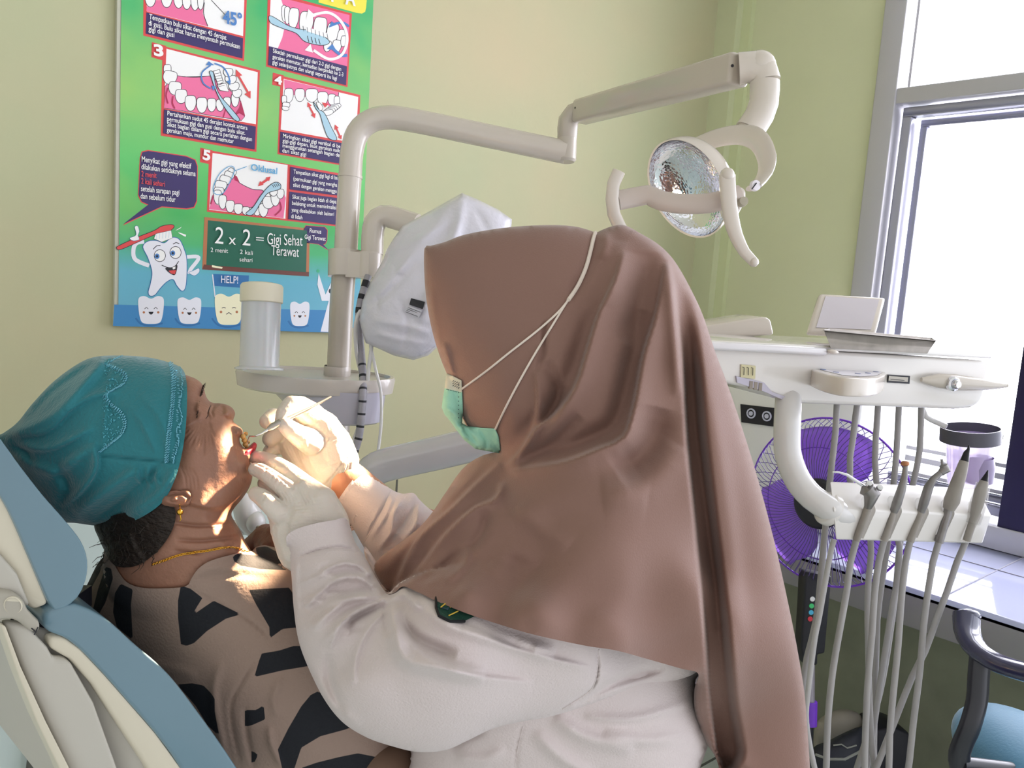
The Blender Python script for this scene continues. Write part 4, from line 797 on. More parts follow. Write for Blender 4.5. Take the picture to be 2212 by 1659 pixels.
for a in range(3): Fq += [(a*4+i, a*4+(i+1) % 4, (a+1)*4+(i+1) % 4, (a+1)*4+i) for i in range(4)]
Fq += [(12, 13, 14, 15), (19, 18, 17, 16)]+[(4+i, 16+i, 16+(i+1) % 4, 4+(i+1) % 4) for i in range(4)]
MB().add(V, Fq).build('tray_pan', mat('tray_steel', '#8f8981', .42, metal=.85, var=.25, vscale=35), mt, bevel=.004, seg=2)
# cup hanging in its ring
ch = thing('suction_cup', 'clear plastic cup hanging in a dark ring holder against the window', 'cup holder', W(2090, 1050, 1.62))
cR = W(2097, 930, 1.62); 
MB().lathe([(.051, .006), (.054, .006), (.055, 0), (.055, -.022), (.052, -.022), (.051, .006)], cR, UPV-ex*.12, 36).build('ring', mat('ring_grey', '#55545e', .4, metal=.3), ch)
MB().tube(PT([(1992, 882, 1.62), (2000, 900, 1.62), (2025, 913, 1.62), (2045, 922, 1.61)]), .0055, 12).build('ring_arm', m_white2, ch)
MB().box(W(2150, 948, 1.62), (.009, .01, .009), (ex, ey, UPV)).build('ring_clip', m_tip, ch)
mcup = mat('cup_plastic', '#d3c0ea', .12, trans=.3, alpha=.8, coat=.6)
MB().lathe([(.043, 0), (.038, -.09), (.036, -.10), (0, -.10)], cR-UPV*.01, UPV-ex*.12, 32).build('cup', mcup, ch)
MB().lathe([(.024, -.05), (.027, -.07), (.024, -.1), (0, -.102)], cR+ex*.006-ey*.02, UPV-ex*.12, 24).build('cup_insert', mat('cup_insert', '#a99cc0', .3, trans=.3), ch)
text('60 ml', W(2076, 1040, 1.565), W(2084, 1010, 1.565), m_dark, ch, 'cup_print', h=.006, nrm=tuple(-fwd))
# white cabinet with two round sockets, standing on the counter
cbt = thing('white_cabinet', 'white equipment box with two round white dials on a black strip', 'cabinet', onZ(1700, 1180, ZC))
cx0 = onX(1560, 900, XF+.22); cx1 = onX(1858, 900, XF+.22)
MB().box((XF+.22+.12, (cx0.y+cx1.y)/2, ZC+.21), (.12, abs(cx0.y-cx1.y)/2, .21)).build('cabinet_body', mat('cabinet_white', '#ecece8', .4), cbt, bevel=.01)
XS = XF+.218
def xs(x, y, o=0): return onX(x, y, XS-o)
MB().prism([xs(*q) for q in ((1600, 873), (1680, 882), (1676, 922), (1602, 912))], (-.002, 0, 0)).build('black_strip', m_dark, cbt)
for x, y in ((1623, 893), (1657, 899)):
    dr = xs(x, y, .003); R_ = .0165; 
    MB().lathe([(R_, 0), (R_, .003), (R_*.72, .003), (R_*.72, 0)], dr, (-1, 0, 0), 28).lathe([(R_*.45, 0), (R_*.45, .004), (0, .004)], dr, (-1, 0, 0), 28).build('round_socket', mat('socket_white', '#c9cbdc', .4), cbt)
# ---------------------------------------------------------------- fan
fan = thing('standing_fan', 'purple bladed standing fan with wire guard and black neck', 'fan', onZ(1750, 1700, .3))
FC = W(1786, 1084, 1.98); fn = (V3(CAM)-FC); fn.z = 0; fn.normalize(); fn = (Matrix.Rotation(math.radians(-24), 3, 'Z') @ fn)
fn = (fn+UPV*.04).normalized(); fu = UPV-fn*UPV.dot(fn); fu.normalize(); fr_ = fu.cross(fn)
m_pur = mat('fan_purple', '#7c3fd0', .35); m_wire = mat('fan_wire', '#5a4a86', .35); FR = px(181, 1.98)
def circ(c, r, n, k=64): return [c+fr_*math.cos(2*math.pi*i/k)*r+fu*math.sin(2*math.pi*i/k)*r for i in range(k)]
MB().tube(circ(FC, FR, fn), .0026, 8, closed=True).build('guard_rim', m_pur, fan)
FCf = FC+fn*.045; FCb = FC-fn*.04
MB().tube(circ(FC+fn*.038, FR*.66, fn), .0014, 6, closed=True).build('guard_ring', m_pur, fan)
for side, c, nm in ((1, FCf, 'front_guard_wires'), (-1, FCb, 'rear_guard_wires')):
    wm = MB(); K = 96 if side > 0 else 44
    for i in range(K):
        a = 2*math.pi*i/K; pts = []
        for r, h in ((.24, 0), (.5, 0), (.75, -.004), (.92, -.016), (1.0, -.045 if side > 0 else -.04)):
            aa = a+(1-r)*.35*side; pts.append(c+(fr_*math.cos(aa)+fu*math.sin(aa))*FR*r+fn*h*side)
        wm.tube(pts, .0010, 4, cap=False)
    wm.build(nm, m_wire, fan)
MB().lathe([(.060, -.006), (.060, .004), (.054, .01), (0, .012)], FCf, fn, 36).build('guard_badge', m_dark, fan)
MB().lathe([(.028, -.02), (.028, .03), (.02, .036), (0, .038)], FC, fn, 24).build('blade_hub', m_pur, fan)
m_blade = mat('blade_purple', '#b27af6', .3, trans=.55, coat=.4)
for k in range(3):
    V = []; Fc = []; nr, na = 8, 14
    for i in range(nr+1):
        r = .03+(FR*.90-.03)*i/nr; w0 = .60+.34*math.sin(math.pi*min(1, i/nr*1.1))
        for j in range(na+1):
            t = (j/na-.5)*2; a = 2*math.pi*k/3+math.pi/2+.12+t*w0*(1 if i > 0 else .6); V.append(FC+(fr_*math.cos(a)+fu*math.sin(a))*r+fn*(t*.022))
    Fc = [(i*(na+1)+j, i*(na+1)+j+1, (i+1)*(na+1)+j+1, (i+1)*(na+1)+j) for i in range(nr) for j in range(na)]
    o = MB().add(V, Fc).build('blade', m_blade, fan, fixn=False); so = o.modifiers.new('s', 'SOLIDIFY'); so.thickness = .002; apply_mods(o)
MB().lathe([(.02, 0), (.05, .01), (.055, .05), (.045, .10), (.02, .12), (0, .122)], FC-fn*.03, -fn, 28).build('motor_housing', mat('fan_dark', '#2a2635', .4), fan)
zf = 1.98
MB().prism([W(*q, zf) for q in ((1740, 1235), (1797, 1245), (1792, 1300), (1782, 1412), (1767, 1414), (1766, 1438), (1736, 1436), (1731, 1400), (1737, 1300))], fwd*.05).build('neck', m_dark, fan, bevel=.005)
for (x, y, c) in ((1755, 1294, '#e8e8e8'), (1753, 1309, '#45c878'), (1752, 1323, '#4fb4d8'), (1750, 1337, '#d03a4a')): disc(W(x, y, zf-.001), .0062, -fwd).build('control_button', mat('fanbtn_'+c, c, .4), fan)
MB().tube([W(1750, 1430, zf+.025), W(1750, 1530, zf+.025)], .011, 16).build('pole', mat('pole_grey', '#a09aa4', .3, metal=.4), fan)
MB().tube([W(1750, 1515, zf+.025), W(1749, 1566, zf+.025)], .017, 16).build('height_collar', m_pur, fan)
MB().tube([W(1749, 1560, zf+.025), W(1744, 1760, zf+.03)], .0095, 16).build('lower_pole', m_dark, fan)
fb = W(1744, 1760, zf+.03); MB().lathe([(.15, 0), (.15, .012), (.12, .03), (.03, .045), (0, .045)], (fb.x, fb.y, 0), UPV, 40).tube([fb+UPV*.01, (fb.x, fb.y, .03)], .0095, 12).build('base', m_dark, fan)
# ---------------------------------------------------------------- swivel chair at the right
sc_ = thing('swivel_chair', 'swivel chair with curved black armrest and teal blue seat', 'chair', W(2150, 1650, 1.5))
m_rub = mat('black_rubber', '#23232b', .35, coat=.2)
za = 1.45; pad = PT([(2088, 1332, za+.06), (2089, 1365, za+.04), (2105, 1398, za+.01), (2140, 1425, za-.02), (2190, 1445, za-.05), (2260, 1462, za-.09), (2330, 1475, za-.13)])
MB().ball(pad[0], (.026, .015, .015), 16, ax=(right, fwd, UPV)).tube(pad, .026, 20, flat=.62, side=tuple(right+fwd*.3)).build('armrest', mat('arm_rubber', '#2b2c48', .18, coat=.7), sc_)
MB().tube(PT([(2118, 1415, za+.0), (2114, 1460, za+.0), (2110, 1515, za), (2095, 1570, za), (2078, 1610, za+.01), (2072, 1640, za+.02), (2085, 1690, za+.03)]), .019, 18, flat=.6, side=tuple(right)).build('armrest_post', m_rub, sc_)
MB().tube([W(2075, 1650, za+.02), W(2200, 1665, za+.05)], .014, 14).build('arm_bracket', m_rub, sc_)
MB().ball(W(2240, 1665, za+.10), (.115, .22, .07), 32, ax=(right, FWDH, UPV)).build('seat', mat('seat_teal', '#4d7f9c', .55, sheen=.3, bump=.08, bscale=200), sc_)
st_ = W(2240, 1665, za+.10); MB().tube([st_, (st_.x, st_.y, .08)], .025, 16).build('gas_column', m_rub, sc_)
for k in range(5):
    a = 2*math.pi*k/5; e2 = V3((st_.x+.22*math.cos(a), st_.y+.22*math.sin(a), .06)); MB().tube([(st_.x, st_.y, .10), e2], [.022, .012], 10).ball(e2-UPV*.03, .028, 12).build('caster_leg', m_rub, sc_)
# ---------------------------------------------------------------- things on the floor below the counter
m_nav = mat('bag_navy', '#262935', .5, bump=.1, bscale=30)
bgp = Pillow([(1756, 1616), (1790, 1600), (1830, 1580), (1866, 1570), (1880, 1600), (1885, 1650), (1870, 1720), (1760, 1720), (1745, 1660)], 2.12, .07, 8, p=.45)
bgo = thing('shoulder_bag', 'dark navy bag with pale curved piping on the floor by the fan', 'bag', W(1815, 1700, 2.1)); bgp.build('bag_body', m_nav, bgo)
MB().tube(on_surf(bgp, [(1762, 1630), (1790, 1640), (1825, 1640), (1860, 1622), (1876, 1606)], .002), .0035, 8).build('piping', mat('piping_pale', '#8f918b', .5), bgo)
MB().tube(on_surf(bgp, [(1800, 1610), (1818, 1608), (1830, 1616), (1850, 1610)], .002), .002, 8).build('piping', mat('piping_pale', '#8f918b', .5), bgo)
tag(MB().prism([W(*q, 2.2) for q in ((1893, 1578), (1931, 1570), (1966, 1584), (1970, 1740), (1893, 1740))], fwd*.12).build('dark_bin', mat('bin_dark', '#1c1d28', .5), bevel=.008), 'dark upright bin under the counter, right of the navy bag', 'bin')
spl = Pillow([(1757, 1600), (1765, 1560), (1790, 1540), (1820, 1532), (1850, 1538), (1866, 1556), (1860, 1575), (1800, 1605), (1765, 1630)], 2.30, .05, 8, p=.5)
tag(spl.build('grey_sack', mat('sack_grey', '#a29c90', .7)), 'rounded grey-beige sack behind the navy bag', 'sack')
# ---------------------------------------------------------------- dental chair
dc = thing('dental_chair', 'dental chair with blue cushions and off-white shell under the patient', 'dental chair', W(250, 1700, 1.05))
m_blue = mat('chair_vinyl', '#6a8796', .28, coat=.35, var=.05, vscale=6); m_shell = mat('chair_shell', '#cfc8b6', .4); m_shell2 = mat('chair_shell_grey', '#b9b5ac', .45)
LAT = (right*-.74-UPV*0+V3(AX @ np.array([0, -.139, .66]))).normalized()
def cprism(name, pts, z, depth, m, bevel, sm=True, par=dc, seg=4):
    P_ = crom(pts, 14, True) if sm else pts
    return MB().prism([W(x, y, z) for x, y in P_], LAT*depth).build(name, m, par, bevel=bevel, seg=seg)
cprism('headrest_cushion', [(-60, 870), (0, 946), (45, 1008), (95, 1072), (140, 1123), (176, 1170), (190, 1212), (186, 1255), (168, 1292), (140, 1314), (118, 1320), (104, 1298), (62, 1200), (20, 1105), (-60, 960)], .86, .25, m_blue, .022, seg=6)
cprism('headrest_shell', [(-60, 960), (20, 1100), (62, 1196), (102, 1296), (108, 1306), (72, 1319), (30, 1280), (-60, 1215)], .865, .24, m_shell, .012, False)
cprism('headrest_shell_edge', [(-60, 1160), (0, 1195), (40, 1240), (72, 1319), (30, 1300), (-60, 1240)], .858, .10, m_shell2, .006, False)
cprism('backrest_cushion', [(93, 1350), (98, 1328), (125, 1312), (163, 1306), (228, 1336), (293, 1393), (366, 1458), (439, 1552), (513, 1659), (580, 1770), (450, 1770), (391, 1659), (338, 1586), (285, 1525), (228, 1460), (175, 1405), (138, 1378), (105, 1366)], .86, .46, m_blue, .026, seg=6)
cprism('backrest_shell', [(40, 1330), (92, 1358), (138, 1372), (175, 1398), (228, 1452), (285, 1517), (338, 1578), (391, 1650), (450, 1770), (150, 1770), (128, 1600), (60, 1450), (15, 1380)], .875, .43, m_shell2, .01, False)
cprism('shell_rim', [(110, 1376), (138, 1376), (175, 1402), (228, 1458), (285, 1523), (338, 1584), (391, 1657), (450, 1765), (370, 1765), (318, 1659), (262, 1575), (200, 1480), (150, 1425), (106, 1400)], .862, .02, m_shell, .006, False)
cprism('side_cover', [(8, 1345), (60, 1352), (105, 1400), (118, 1425), (150, 1425), (205, 1520), (255, 1659), (280, 1765), (190, 1765), (118, 1600), (62, 1480), (30, 1400)], .858, .02, m_shell2, .006, False)
cprism('side_strip', [(2, 1350), (12, 1352), (45, 1440), (100, 1560), (150, 1659), (190, 1765), (170, 1765), (128, 1659), (80, 1560), (40, 1460)], .85, .03, m_shell, .003, False)
cprism('hinge_bracket', [(-30, 1290), (10, 1278), (48, 1290), (62, 1318), (92, 1352), (70, 1370), (45, 1345), (10, 1340), (-30, 1345)], .85, .03, mat('hinge_grey', '#aaa59a', .4), .006)
MB().lathe([(.0098, 0), (.0098, .0015), (.0088, .002), (.0088, .0005), (0, .0005)], W(30, 1307, .851), -FWDH, 32).build('hinge_cap', m_shell, dc)
MB().box(W(115, 1322, .93), (.018, .05, .012), (right, FWDH, down)).build('hinge_block', m_dark, dc)
MB().tube([W(68, 1357, .85), W(78, 1366, .849)], .0006, 6).tube([W(82, 1355, .849), W(74, 1371, .849)], .0006, 6).build('panel_mark', m_dark, dc)

cb0 = W(520, 1860, 1.12); MB().box((cb0.x, cb0.y, cb0.z/2+.02), (.16, .14, cb0.z/2-.06), (V3((1, 0, 0)), V3((0, 1, 0)), UPV)).build('pedestal', m_shell, dc, bevel=.03)
MB().box((cb0.x-.06, cb0.y, .035), (.26, .22, .035)).build('floor_plate', m_shell2, dc, bevel=.02)
# ---------------------------------------------------------------- the patient
pat = thing('person', 'person lying back with mouth open, teal cap and black-patterned blouse', 'person', W(450, 1500, 1.08))
skin = mask_mat('patient_skin', '#946a56', '#b8283c', rough=.5, var=.2, vscale=22, bump=.14, bscale=170, sss=.12)
body_out = [(300, 830), (350, 805), (385, 806), (404, 811), (422, 818), (435, 828), (441, 840), (445, 856), (453, 867), (463, 871), (473, 871), (485, 873), (496, 877), (504, 884), (508, 894), (505, 903), (504, 910), (511, 917), (519, 923), (524, 930), (523, 939), (518, 946), (519, 956), (526, 966), (534, 966), (542, 960), (549, 955), (555, 960), (552, 972), (544, 984), (541, 996), (543, 1012), (545, 1030), (539, 1052), (524, 1076), (506, 1098), (500, 1112), (508, 1128), (519, 1146), (532, 1172), (548, 1200), (560, 1240), (520, 1320), (420, 1370), (300, 1340), (240, 1290), (222, 1220), (232, 1165), (262, 1125), (225, 1060), (205, 980), (225, 890)]
fs = [([(447, 862), (440, 880), (428, 912)], 9, .0035), ([(432, 868), (425, 890)], 6, .002), ((( (456, 893),)), (11, 13), .0035, 'b'), ([(463, 876), (457, 890), (461, 903)], 2.6, -.0035), ([(455, 874), (449, 892), (455, 908)], 2.2, -.002),
      (((493, 893),), (11, 10), .006, 'b'), ([(500, 905), (490, 905), (484, 896)], 2.6, -.003), ([(478, 874), (482, 884), (480, 896)], 4, -.003),
      ([(484, 905), (500, 922), (511, 945), (515, 968)], 5, -.0028), (((478, 962),), (32, 46), .007, 'b'), (((520, 1015),), (20, 26), .006, 'b'), ([(528, 978), (520, 990), (526, 1002)], 5, -.003),
      ([(522, 921), (514, 930), (514, 944)], 4, .003), ([(552, 962), (540, 972), (530, 977)], 5, .004),
      ([(398, 1085), (440, 1098), (480, 1098), (510, 1080), (538, 1055)], 34, .012, 'v'),
      ([(372, 1128), (430, 1136), (500, 1131)], 4, -.003), ([(378, 1166), (440, 1168), (522, 1158)], 4, -.003), ([(372, 1190), (440, 1196)], 5, -.002), ([(430, 1105), (470, 1160), (505, 1200)], 14, .004), (((415, 985),), (26, 50), .004, 'b'), (((392, 925),), (14, 30), -.003, 'b')]
for i in range(11):
    a = 1.25+.14*i; x, y = 449-.3*i, 902; l_ = 45+RS.uniform(0, 45); fs.append(([(x+7*math.cos(a), y+7*math.sin(a)), (x+l_*.5*math.cos(a+.05), y+l_*.5*math.sin(a+.05)), (x+l_*math.cos(a), y+l_*math.sin(a))], 1.9, -.0011))
for i in range(5): fs.append(([(404+5*i, 850), (402+5*i, 880), (405+5*i, 915)], 1.8, -.0008))
for i in range(4): fs.append(([(388+8*i, 1002+3*i), (400+8*i, 1030), (404+8*i, 1062)], 2.2, -.001))
fs = [(*q[:2], q[2]*1.7, *q[3:]) if q[1] == 1.9 or (np.isscalar(q[1]) and q[1] < 7) else q for q in fs]
HEAD = Pillow(body_out, 1.0, .088, 3.2, fs, p=.42, rimfade=6)
EAR = Pillow([(350, 1066), (362, 1058), (375, 1056), (388, 1058), (400, 1055), (411, 1058), (416, 1070), (415, 1084), (407, 1094), (395, 1098), (380, 1097), (364, 1096), (352, 1093), (343, 1086)], HEAD.z(385, 1076)+.006, .018, 2.2, [([(356, 1070), (375, 1066), (396, 1066), (408, 1076), (402, 1088)], 3.4, -.006), ([(368, 1080), (384, 1078)], 4, .004), ([(350, 1080), (370, 1088), (392, 1091)], 3, .002)], p=.4, rimfade=3)
lips = [[(526, 984), (530, 976), (538, 968), (547, 957), (556, 955), (560, 961), (554, 972), (546, 979), (536, 983)]]
HEAD.build('body', skin, pat, mask=lips, extra=[EAR])
for i, (x, y, r) in enumerate(((525, 943, 4.5), (528, 951, 4.6), (530, 960, 4.5), (534, 968, 4), (531, 937, 3.6), (536, 955, 3.2))):
    MB().ball(W(x, y, .985+.004*i), (px(r*1.3, 1), px(r*1.2, 1), px(r*1.3, 1)), 12, ax=(right, fwd, down)).build('tooth', mat('tooth_amber', '#d4a25a', .25, coat=.5), pat)
# hair below the cap
m_hair = mat('hair_dark', '#2a1e17', .5, var=.5, vscale=60, bump=.6, bscale=90, stretch=(1, 1, 3))
hs = [([(225+12*i, 1140), (232+14*i, 1180), (250+15*i, 1215)], 4, RS.uniform(-.003, .004)) for i in range(9)]
HAIR = Pillow([(205, 1130), (250, 1112), (300, 1100), (350, 1070), (368, 1062), (372, 1085), (380, 1110), (374, 1140), (356, 1172), (330, 1200), (295, 1222), (258, 1225), (238, 1212), (226, 1190), (214, 1165)], 1.0, .075, 4, hs, p=.4, over=[(HEAD, .004)], free=[[(230, 1050), (420, 1050), (420, 1300), (230, 1300)]])
ho = HAIR.build('hair', m_hair, pat)
hm = MB()
for i in range(46):
    x, y = RS.uniform(218, 368), RS.uniform(1125, 1210); a = RS.uniform(.8, 2.4); l_ = RS.uniform(14, 40); zz = 1.0-.05*min(1, max(0, (x-215)/50))
    z_ = (HAIR.z(x, y) if inside(np.array([[x, y]]), HAIR.out)[0] else zz)-.004
    hm.tube([W(x, y, z_), W(x+l_*.5*math.cos(a), y+l_*.5*math.sin(a), z_-.004), W(x+l_*math.cos(a+.4), y+l_*math.sin(a+.4), z_-.002)], [.0005, .0004, .0002], 4)
for i in range(16):
    x, y = RS.uniform(205, 250), RS.uniform(1150, 1215); hm.tube([W(x+20, y, .99), W(x, y+5, .98), W(x-RS.uniform(5, 16), y+RS.uniform(6, 26), .98)], [.0005, .0004, .0002], 4)
hw = hm.build('hair_strands', m_hair, pat); hw['kind'] = 'stuff'
# brow and stray lashes
bm_ = MB()
for i in range(16):
    t = i/15; x, y = 441-6*t, 832+22*t; z_ = HEAD.z(x-3, y+3)-.001; bm_.tube([W(x-3, y+2, z_), W(x+RS.uniform(0, 5), y-RS.uniform(3, 8), z_-.001)], [.0006, .0002], 4)
for i in range(18):
    t = i/17; x, y = 432-5*t, 862+38*t; z_ = HEAD.z(x, y)-.0004; bm_.tube([W(x, y, z_+.0005), W(x-RS.uniform(2, 6), y+3, z_-.0004)], [.0005, .0002], 4)
bm_.build('eyebrow', m_hair, pat)
MB().tube([HEAD.at(*q, .0001) for q in crom([(456, 875), (451, 886), (449, 898), (444, 905)], 3)], [.0002, .0007, .0007, .0002], 6).build('closed_eyelid_line', mat('lash_brown', '#3a211b', .6), pat)
# cap
m_cap = mat('cap_teal', '#22737c', .75, sheen=.4, var=.10, vscale=14, bump=.25, bscale=220)
cs_ = [([(40, 930), (110, 900), (180, 830), (215, 785)], 13, .008, 'gn'), ([(15, 945), (100, 935), (150, 890), (200, 860), (260, 850)], 12, .006, 'v'), ([(10, 955), (95, 975), (160, 950), (205, 925)], 12, .007, 'v'), ([(30, 985), (110, 1020), (150, 1000), (205, 960)], 12, .006, 'g'),
      ([(205, 955), (210, 1010), (180, 1060), (135, 1098)], 12, .009, 'f'), ([(300, 1010), (230, 1060), (160, 1110)], 13, .007, 'g'), ([(350, 1000), (290, 1065), (200, 1125)], 10, -.006), ([(380, 1010), (340, 1070), (260, 1118)], 10, .005), ([(120, 1000), (150, 1060), (120, 1100)], 14, -.006),
      ([(210, 985), (300, 992), (385, 1000)], 2.5, -.003), ([(245, 780), (232, 860), (222, 960)], 3, .0015), ([(60, 905), (110, 850), (170, 805), (215, 780)], 8, -.005), ([(75, 1010), (60, 980), (20, 950)], 8, -.005), ([(300, 1008), (296, 1030), (312, 1052)], 4, .003), ([(322, 1008), (318, 1034), (330, 1058)], 4, .003), ([(344, 1006), (338, 1030), (346, 1050)], 4, .003), ([(260, 870), (300, 900), (340, 980)], 8, .002), ([(300, 850), (345, 900), (365, 980)], 8, .002)]
for i in range(12): cs_.append(([(235+14*i, 870+6*i), (245+14*i, 900+7*i)], 3.5, RS.uniform(-.001, .0012)))
cs_ = [(*q[:2], q[2]*1.9, *q[3:]) for q in cs_]
CAP = Pillow([(-15, 948), (8, 935), (38, 912), (70, 872), (115, 825), (165, 788), (205, 771), (260, 768), (320, 772), (368, 784), (394, 797), (403, 825), (404, 870), (401, 925), (393, 980), (378, 1035), (352, 1083), (310, 1115), (262, 1134), (215, 1136), (165, 1130), (130, 1124), (95, 1085), (50, 1028), (10, 975)], 1.0, .098, 4.5, cs_, p=.42, over=[(HEAD, .006)], free=[[(372, 812), (420, 812), (420, 1000), (395, 1062), (330, 1106), (300, 1112), (345, 1070), (372, 1000)]])
co_ = CAP.build('cap', m_cap, pat)
m_bead = mat('bead_pale', '#6fb0c4', .3, metal=.3)
bd = MB()
def stitch(pts, step, r, slant, ln_=5, jit=.5):
    for q in crom(pts, step): 
        a = slant+RS.uniform(-.2, .2); x, y = q[0]+RS.uniform(-jit, jit), q[1]+RS.uniform(-jit, jit)
        bd.tube([CAP.at(x-ln_*.5*math.cos(a), y-ln_*.5*math.sin(a), .0012), CAP.at(x+ln_*.5*math.cos(a), y+ln_*.5*math.sin(a), .0012)], r, 5)
zig = [(262, 769), (240, 780), (236, 788), (262, 800), (273, 812), (268, 828), (240, 845), (229, 856), (240, 872), (262, 890), (270, 905), (271, 920), (262, 940), (240, 958), (219, 975)]
stitch(zig, 4.6, .0007, 2.4, 5); stitch([(x-5, y+1) for x, y in zig], 5, .0005, 2.4, 4)
stitch([(366, 783), (372, 810), (372, 850), (367, 900), (361, 950), (358, 998)], 4.6, .0007, 2.5, 6); stitch([(371, 783), (377, 812), (377, 850), (372, 900), (366, 950), (362, 998)], 4.8, .0005, 2.5, 5)
stitch([(388, 795), (394, 820), (392, 850), (388, 880), (393, 905), (382, 930), (386, 955), (378, 980), (374, 1000)], 3.8, .0006, 1.2, 4, 1.5); stitch([(380, 800), (385, 830), (388, 870), (382, 900), (388, 930), (380, 960), (372, 990)], 5, .0006, .2, 4, 2)
eb = bd.build('embroidery', m_bead, co_); eb['kind'] = 'stuff'
bd = MB()
for _ in range(150):
    y = RS.uniform(775, 970); xz = np.interp(y, [q[1] for q in zig], [q[0] for q in zig]); x = RS.uniform(222 if y > 860 else 226, max(232, xz-5)); a = RS.uniform(0, 3.14)
    bd.tube([CAP.at(x-2*math.cos(a), y-2*math.sin(a), .001), CAP.at(x+2*math.cos(a), y+2*math.sin(a), .001)], .0005, 4)
eb = bd.build('embroidery_filling', mat('bead_teal', '#4d9fae', .35, metal=.2), co_); eb['kind'] = 'stuff'
# necklace and earring
m_gold = mat('gold', '#d8a640', .22, metal=1)
nk = crom([(330, 1219), (351, 1212), (388, 1199), (422, 1193), (452, 1189), (472, 1185), (499, 1182), (520, 1186), (540, 1194)], 3.4); nm_ = MB()
for i, q in enumerate(nk[:-1]):
    a = HEAD.at(*q, .0018); b_ = HEAD.at(*nk[i+1], .0018); t_ = (b_-a).normalized(); n_ = (-fwd+down*(.6 if i % 2 else -.6)).normalized(); s_ = t_.cross(n_).normalized()
    nm_.tube([a+t_*math.cos(k*math.pi/4)*.0016+s_*math.sin(k*math.pi/4)*.0012 for k in range(8)], .00045, 6, closed=True)
nm_.build('gold_necklace', m_gold, pat)
er = MB(); e0 = W(389, 1106, HEAD.z(389, 1106)-.012); er.ball(e0, .0036, 16); er.tube([e0-V3(down)*.003, W(388, 1090, HEAD.z(388, 1090)-.018)], .0006, 6); er.tube([e0+V3(down)*.003, e0+V3(down)*.008+right*.001, e0+V3(down)*.010-right*.0005], [.0009, .0007, .0005], 6); er.build('earring', m_gold, pat)
# blouse
def c6(x, y): return (x/2.458, 1200+y/2.458)
def c5(x, y): return (420+x/3.77, 820+y/3.77)
pats = [[c6(*q) for q in L_] for L_ in (
    [(960, 160), (1010, 175), (1075, 225), (1035, 290), (1030, 312), (1090, 270), (1135, 240), (1280, 312), (1200, 335), (1100, 400), (1030, 465), (990, 480), (960, 470), (945, 330), (945, 240)],
    [(1320, 182), (1535, 170), (1640, 330), (1600, 380), (1500, 390), (1432, 440), (1430, 380), (1360, 260)],
    [(1390, 520), (1480, 505), (1560, 480), (1640, 480), (1680, 580), (1500, 610), (1350, 645), (1375, 560)],
    [(940, 685), (1020, 678), (1080, 690), (1120, 730), (1140, 760), (1140, 830), (1165, 960), (1100, 900), (1040, 800), (980, 730)],
    [(1300, 820), (1360, 820), (1400, 795), (1408, 870), (1340, 900), (1300, 910)],
    [(1690, 720), (1900, 900), (1830, 925), (1700, 960), (1600, 1020), (1560, 1140), (1500, 1140), (1475, 1030), (1530, 920), (1600, 800), (1650, 740)],
    [(1800, 1070), (1900, 1050), (2000, 1070), (2000, 1200), (1600, 1200), (1600, 1128), (1680, 1100)], [(1335, 1030), (1370, 1060), (1350, 1100), (1335, 1100)],
    [(460, -20), (560, -20), (530, 90), (470, 200), (415, 270), (400, 240)], [(560, 60), (590, 70), (600, 120), (560, 250), (520, 320), (490, 300), (520, 180)], [(640, 150), (705, 180), (695, 260), (705, 450), (620, 380), (600, 300), (610, 200)])]
pats += [[(503, 1202), (512, 1196), (560, 1200), (590, 1214), (622, 1232), (560, 1229), (520, 1222), (505, 1212)], [(552, 1183), (575, 1180), (604, 1195), (612, 1220), (580, 1210), (555, 1197)]]
m_bl = mask_mat('blouse_print', '#917c70', '#14161d', rough=.85, var=.08, vscale=9, bump=.15, bscale=300)
bst = [([c6(*q) for q in ((960, 160), (1075, 215), (1280, 315), (1430, 440), (1400, 500))], 2.2, -.003), ([c6(*q) for q in ((1400, 500), (1320, 620), (1245, 740), (1225, 860), (1280, 1128))], 3, -.004), ([c6(*q) for q in ((1180, 560), (1135, 700), (1150, 860), (1200, 1100))], 9, .005), ([c6(*q) for q in ((1300, 800), (1310, 950), (1350, 1128))], 5, -.005), ([c6(*q) for q in ((1430, 900), (1440, 1000), (1500, 1128))], 6, .006),
      ([c6(*q) for q in ((760, 560), (900, 600), (1050, 640))], 12, .004), ([c6(*q) for q in ((1000, 120), (1150, 60), (1300, 110))], 6, .002), ([c6(*q) for q in ((1050, 130), (1250, 100), (1480, 130))], 7, -.003), ([c6(*q) for q in ((1500, 640), (1450, 760), (1480, 860))], 9, .004), ([c6(*q) for q in ((600, 80), (560, 200), (530, 300))], 6, .004)]
BL = Pillow([(238, 1196), (215, 1212), (192, 1255), (172, 1300), (165, 1335), (250, 1450), (340, 1600), (420, 1780), (900, 1780), (880, 1600), (860, 1420), (780, 1270), (700, 1205), (640, 1190), (600, 1184), (572, 1178), (552, 1182), (545, 1190), (506, 1197), (456, 1211), (429, 1228), (413, 1250), (402, 1266), (354, 1271), (304, 1269), (272, 1256), (250, 1225)], 1.08, .16, 6, bst, p=.45, over=[(HEAD, .005)], free=[[(250, 1215), (300, 1240), (400, 1240), (430, 1200), (500, 1170), (560, 1180), (530, 1210), (460, 1235), (400, 1290), (300, 1290), (245, 1235)], [(400, 1770), (920, 1770), (920, 1800), (400, 1800)]])
BL.build('blouse', m_bl, pat, mask=pats)
SK = Pillow([(760, 1560), (830, 1590), (890, 1600), (930, 1680), (920, 1790), (700, 1790)], 1.06, .10, 8, p=.4, free=[[(690, 1780), (930, 1780), (930, 1800), (690, 1800)]])
SK.build('skirt', mat('skirt_brown', '#6d5647', .85), pat)
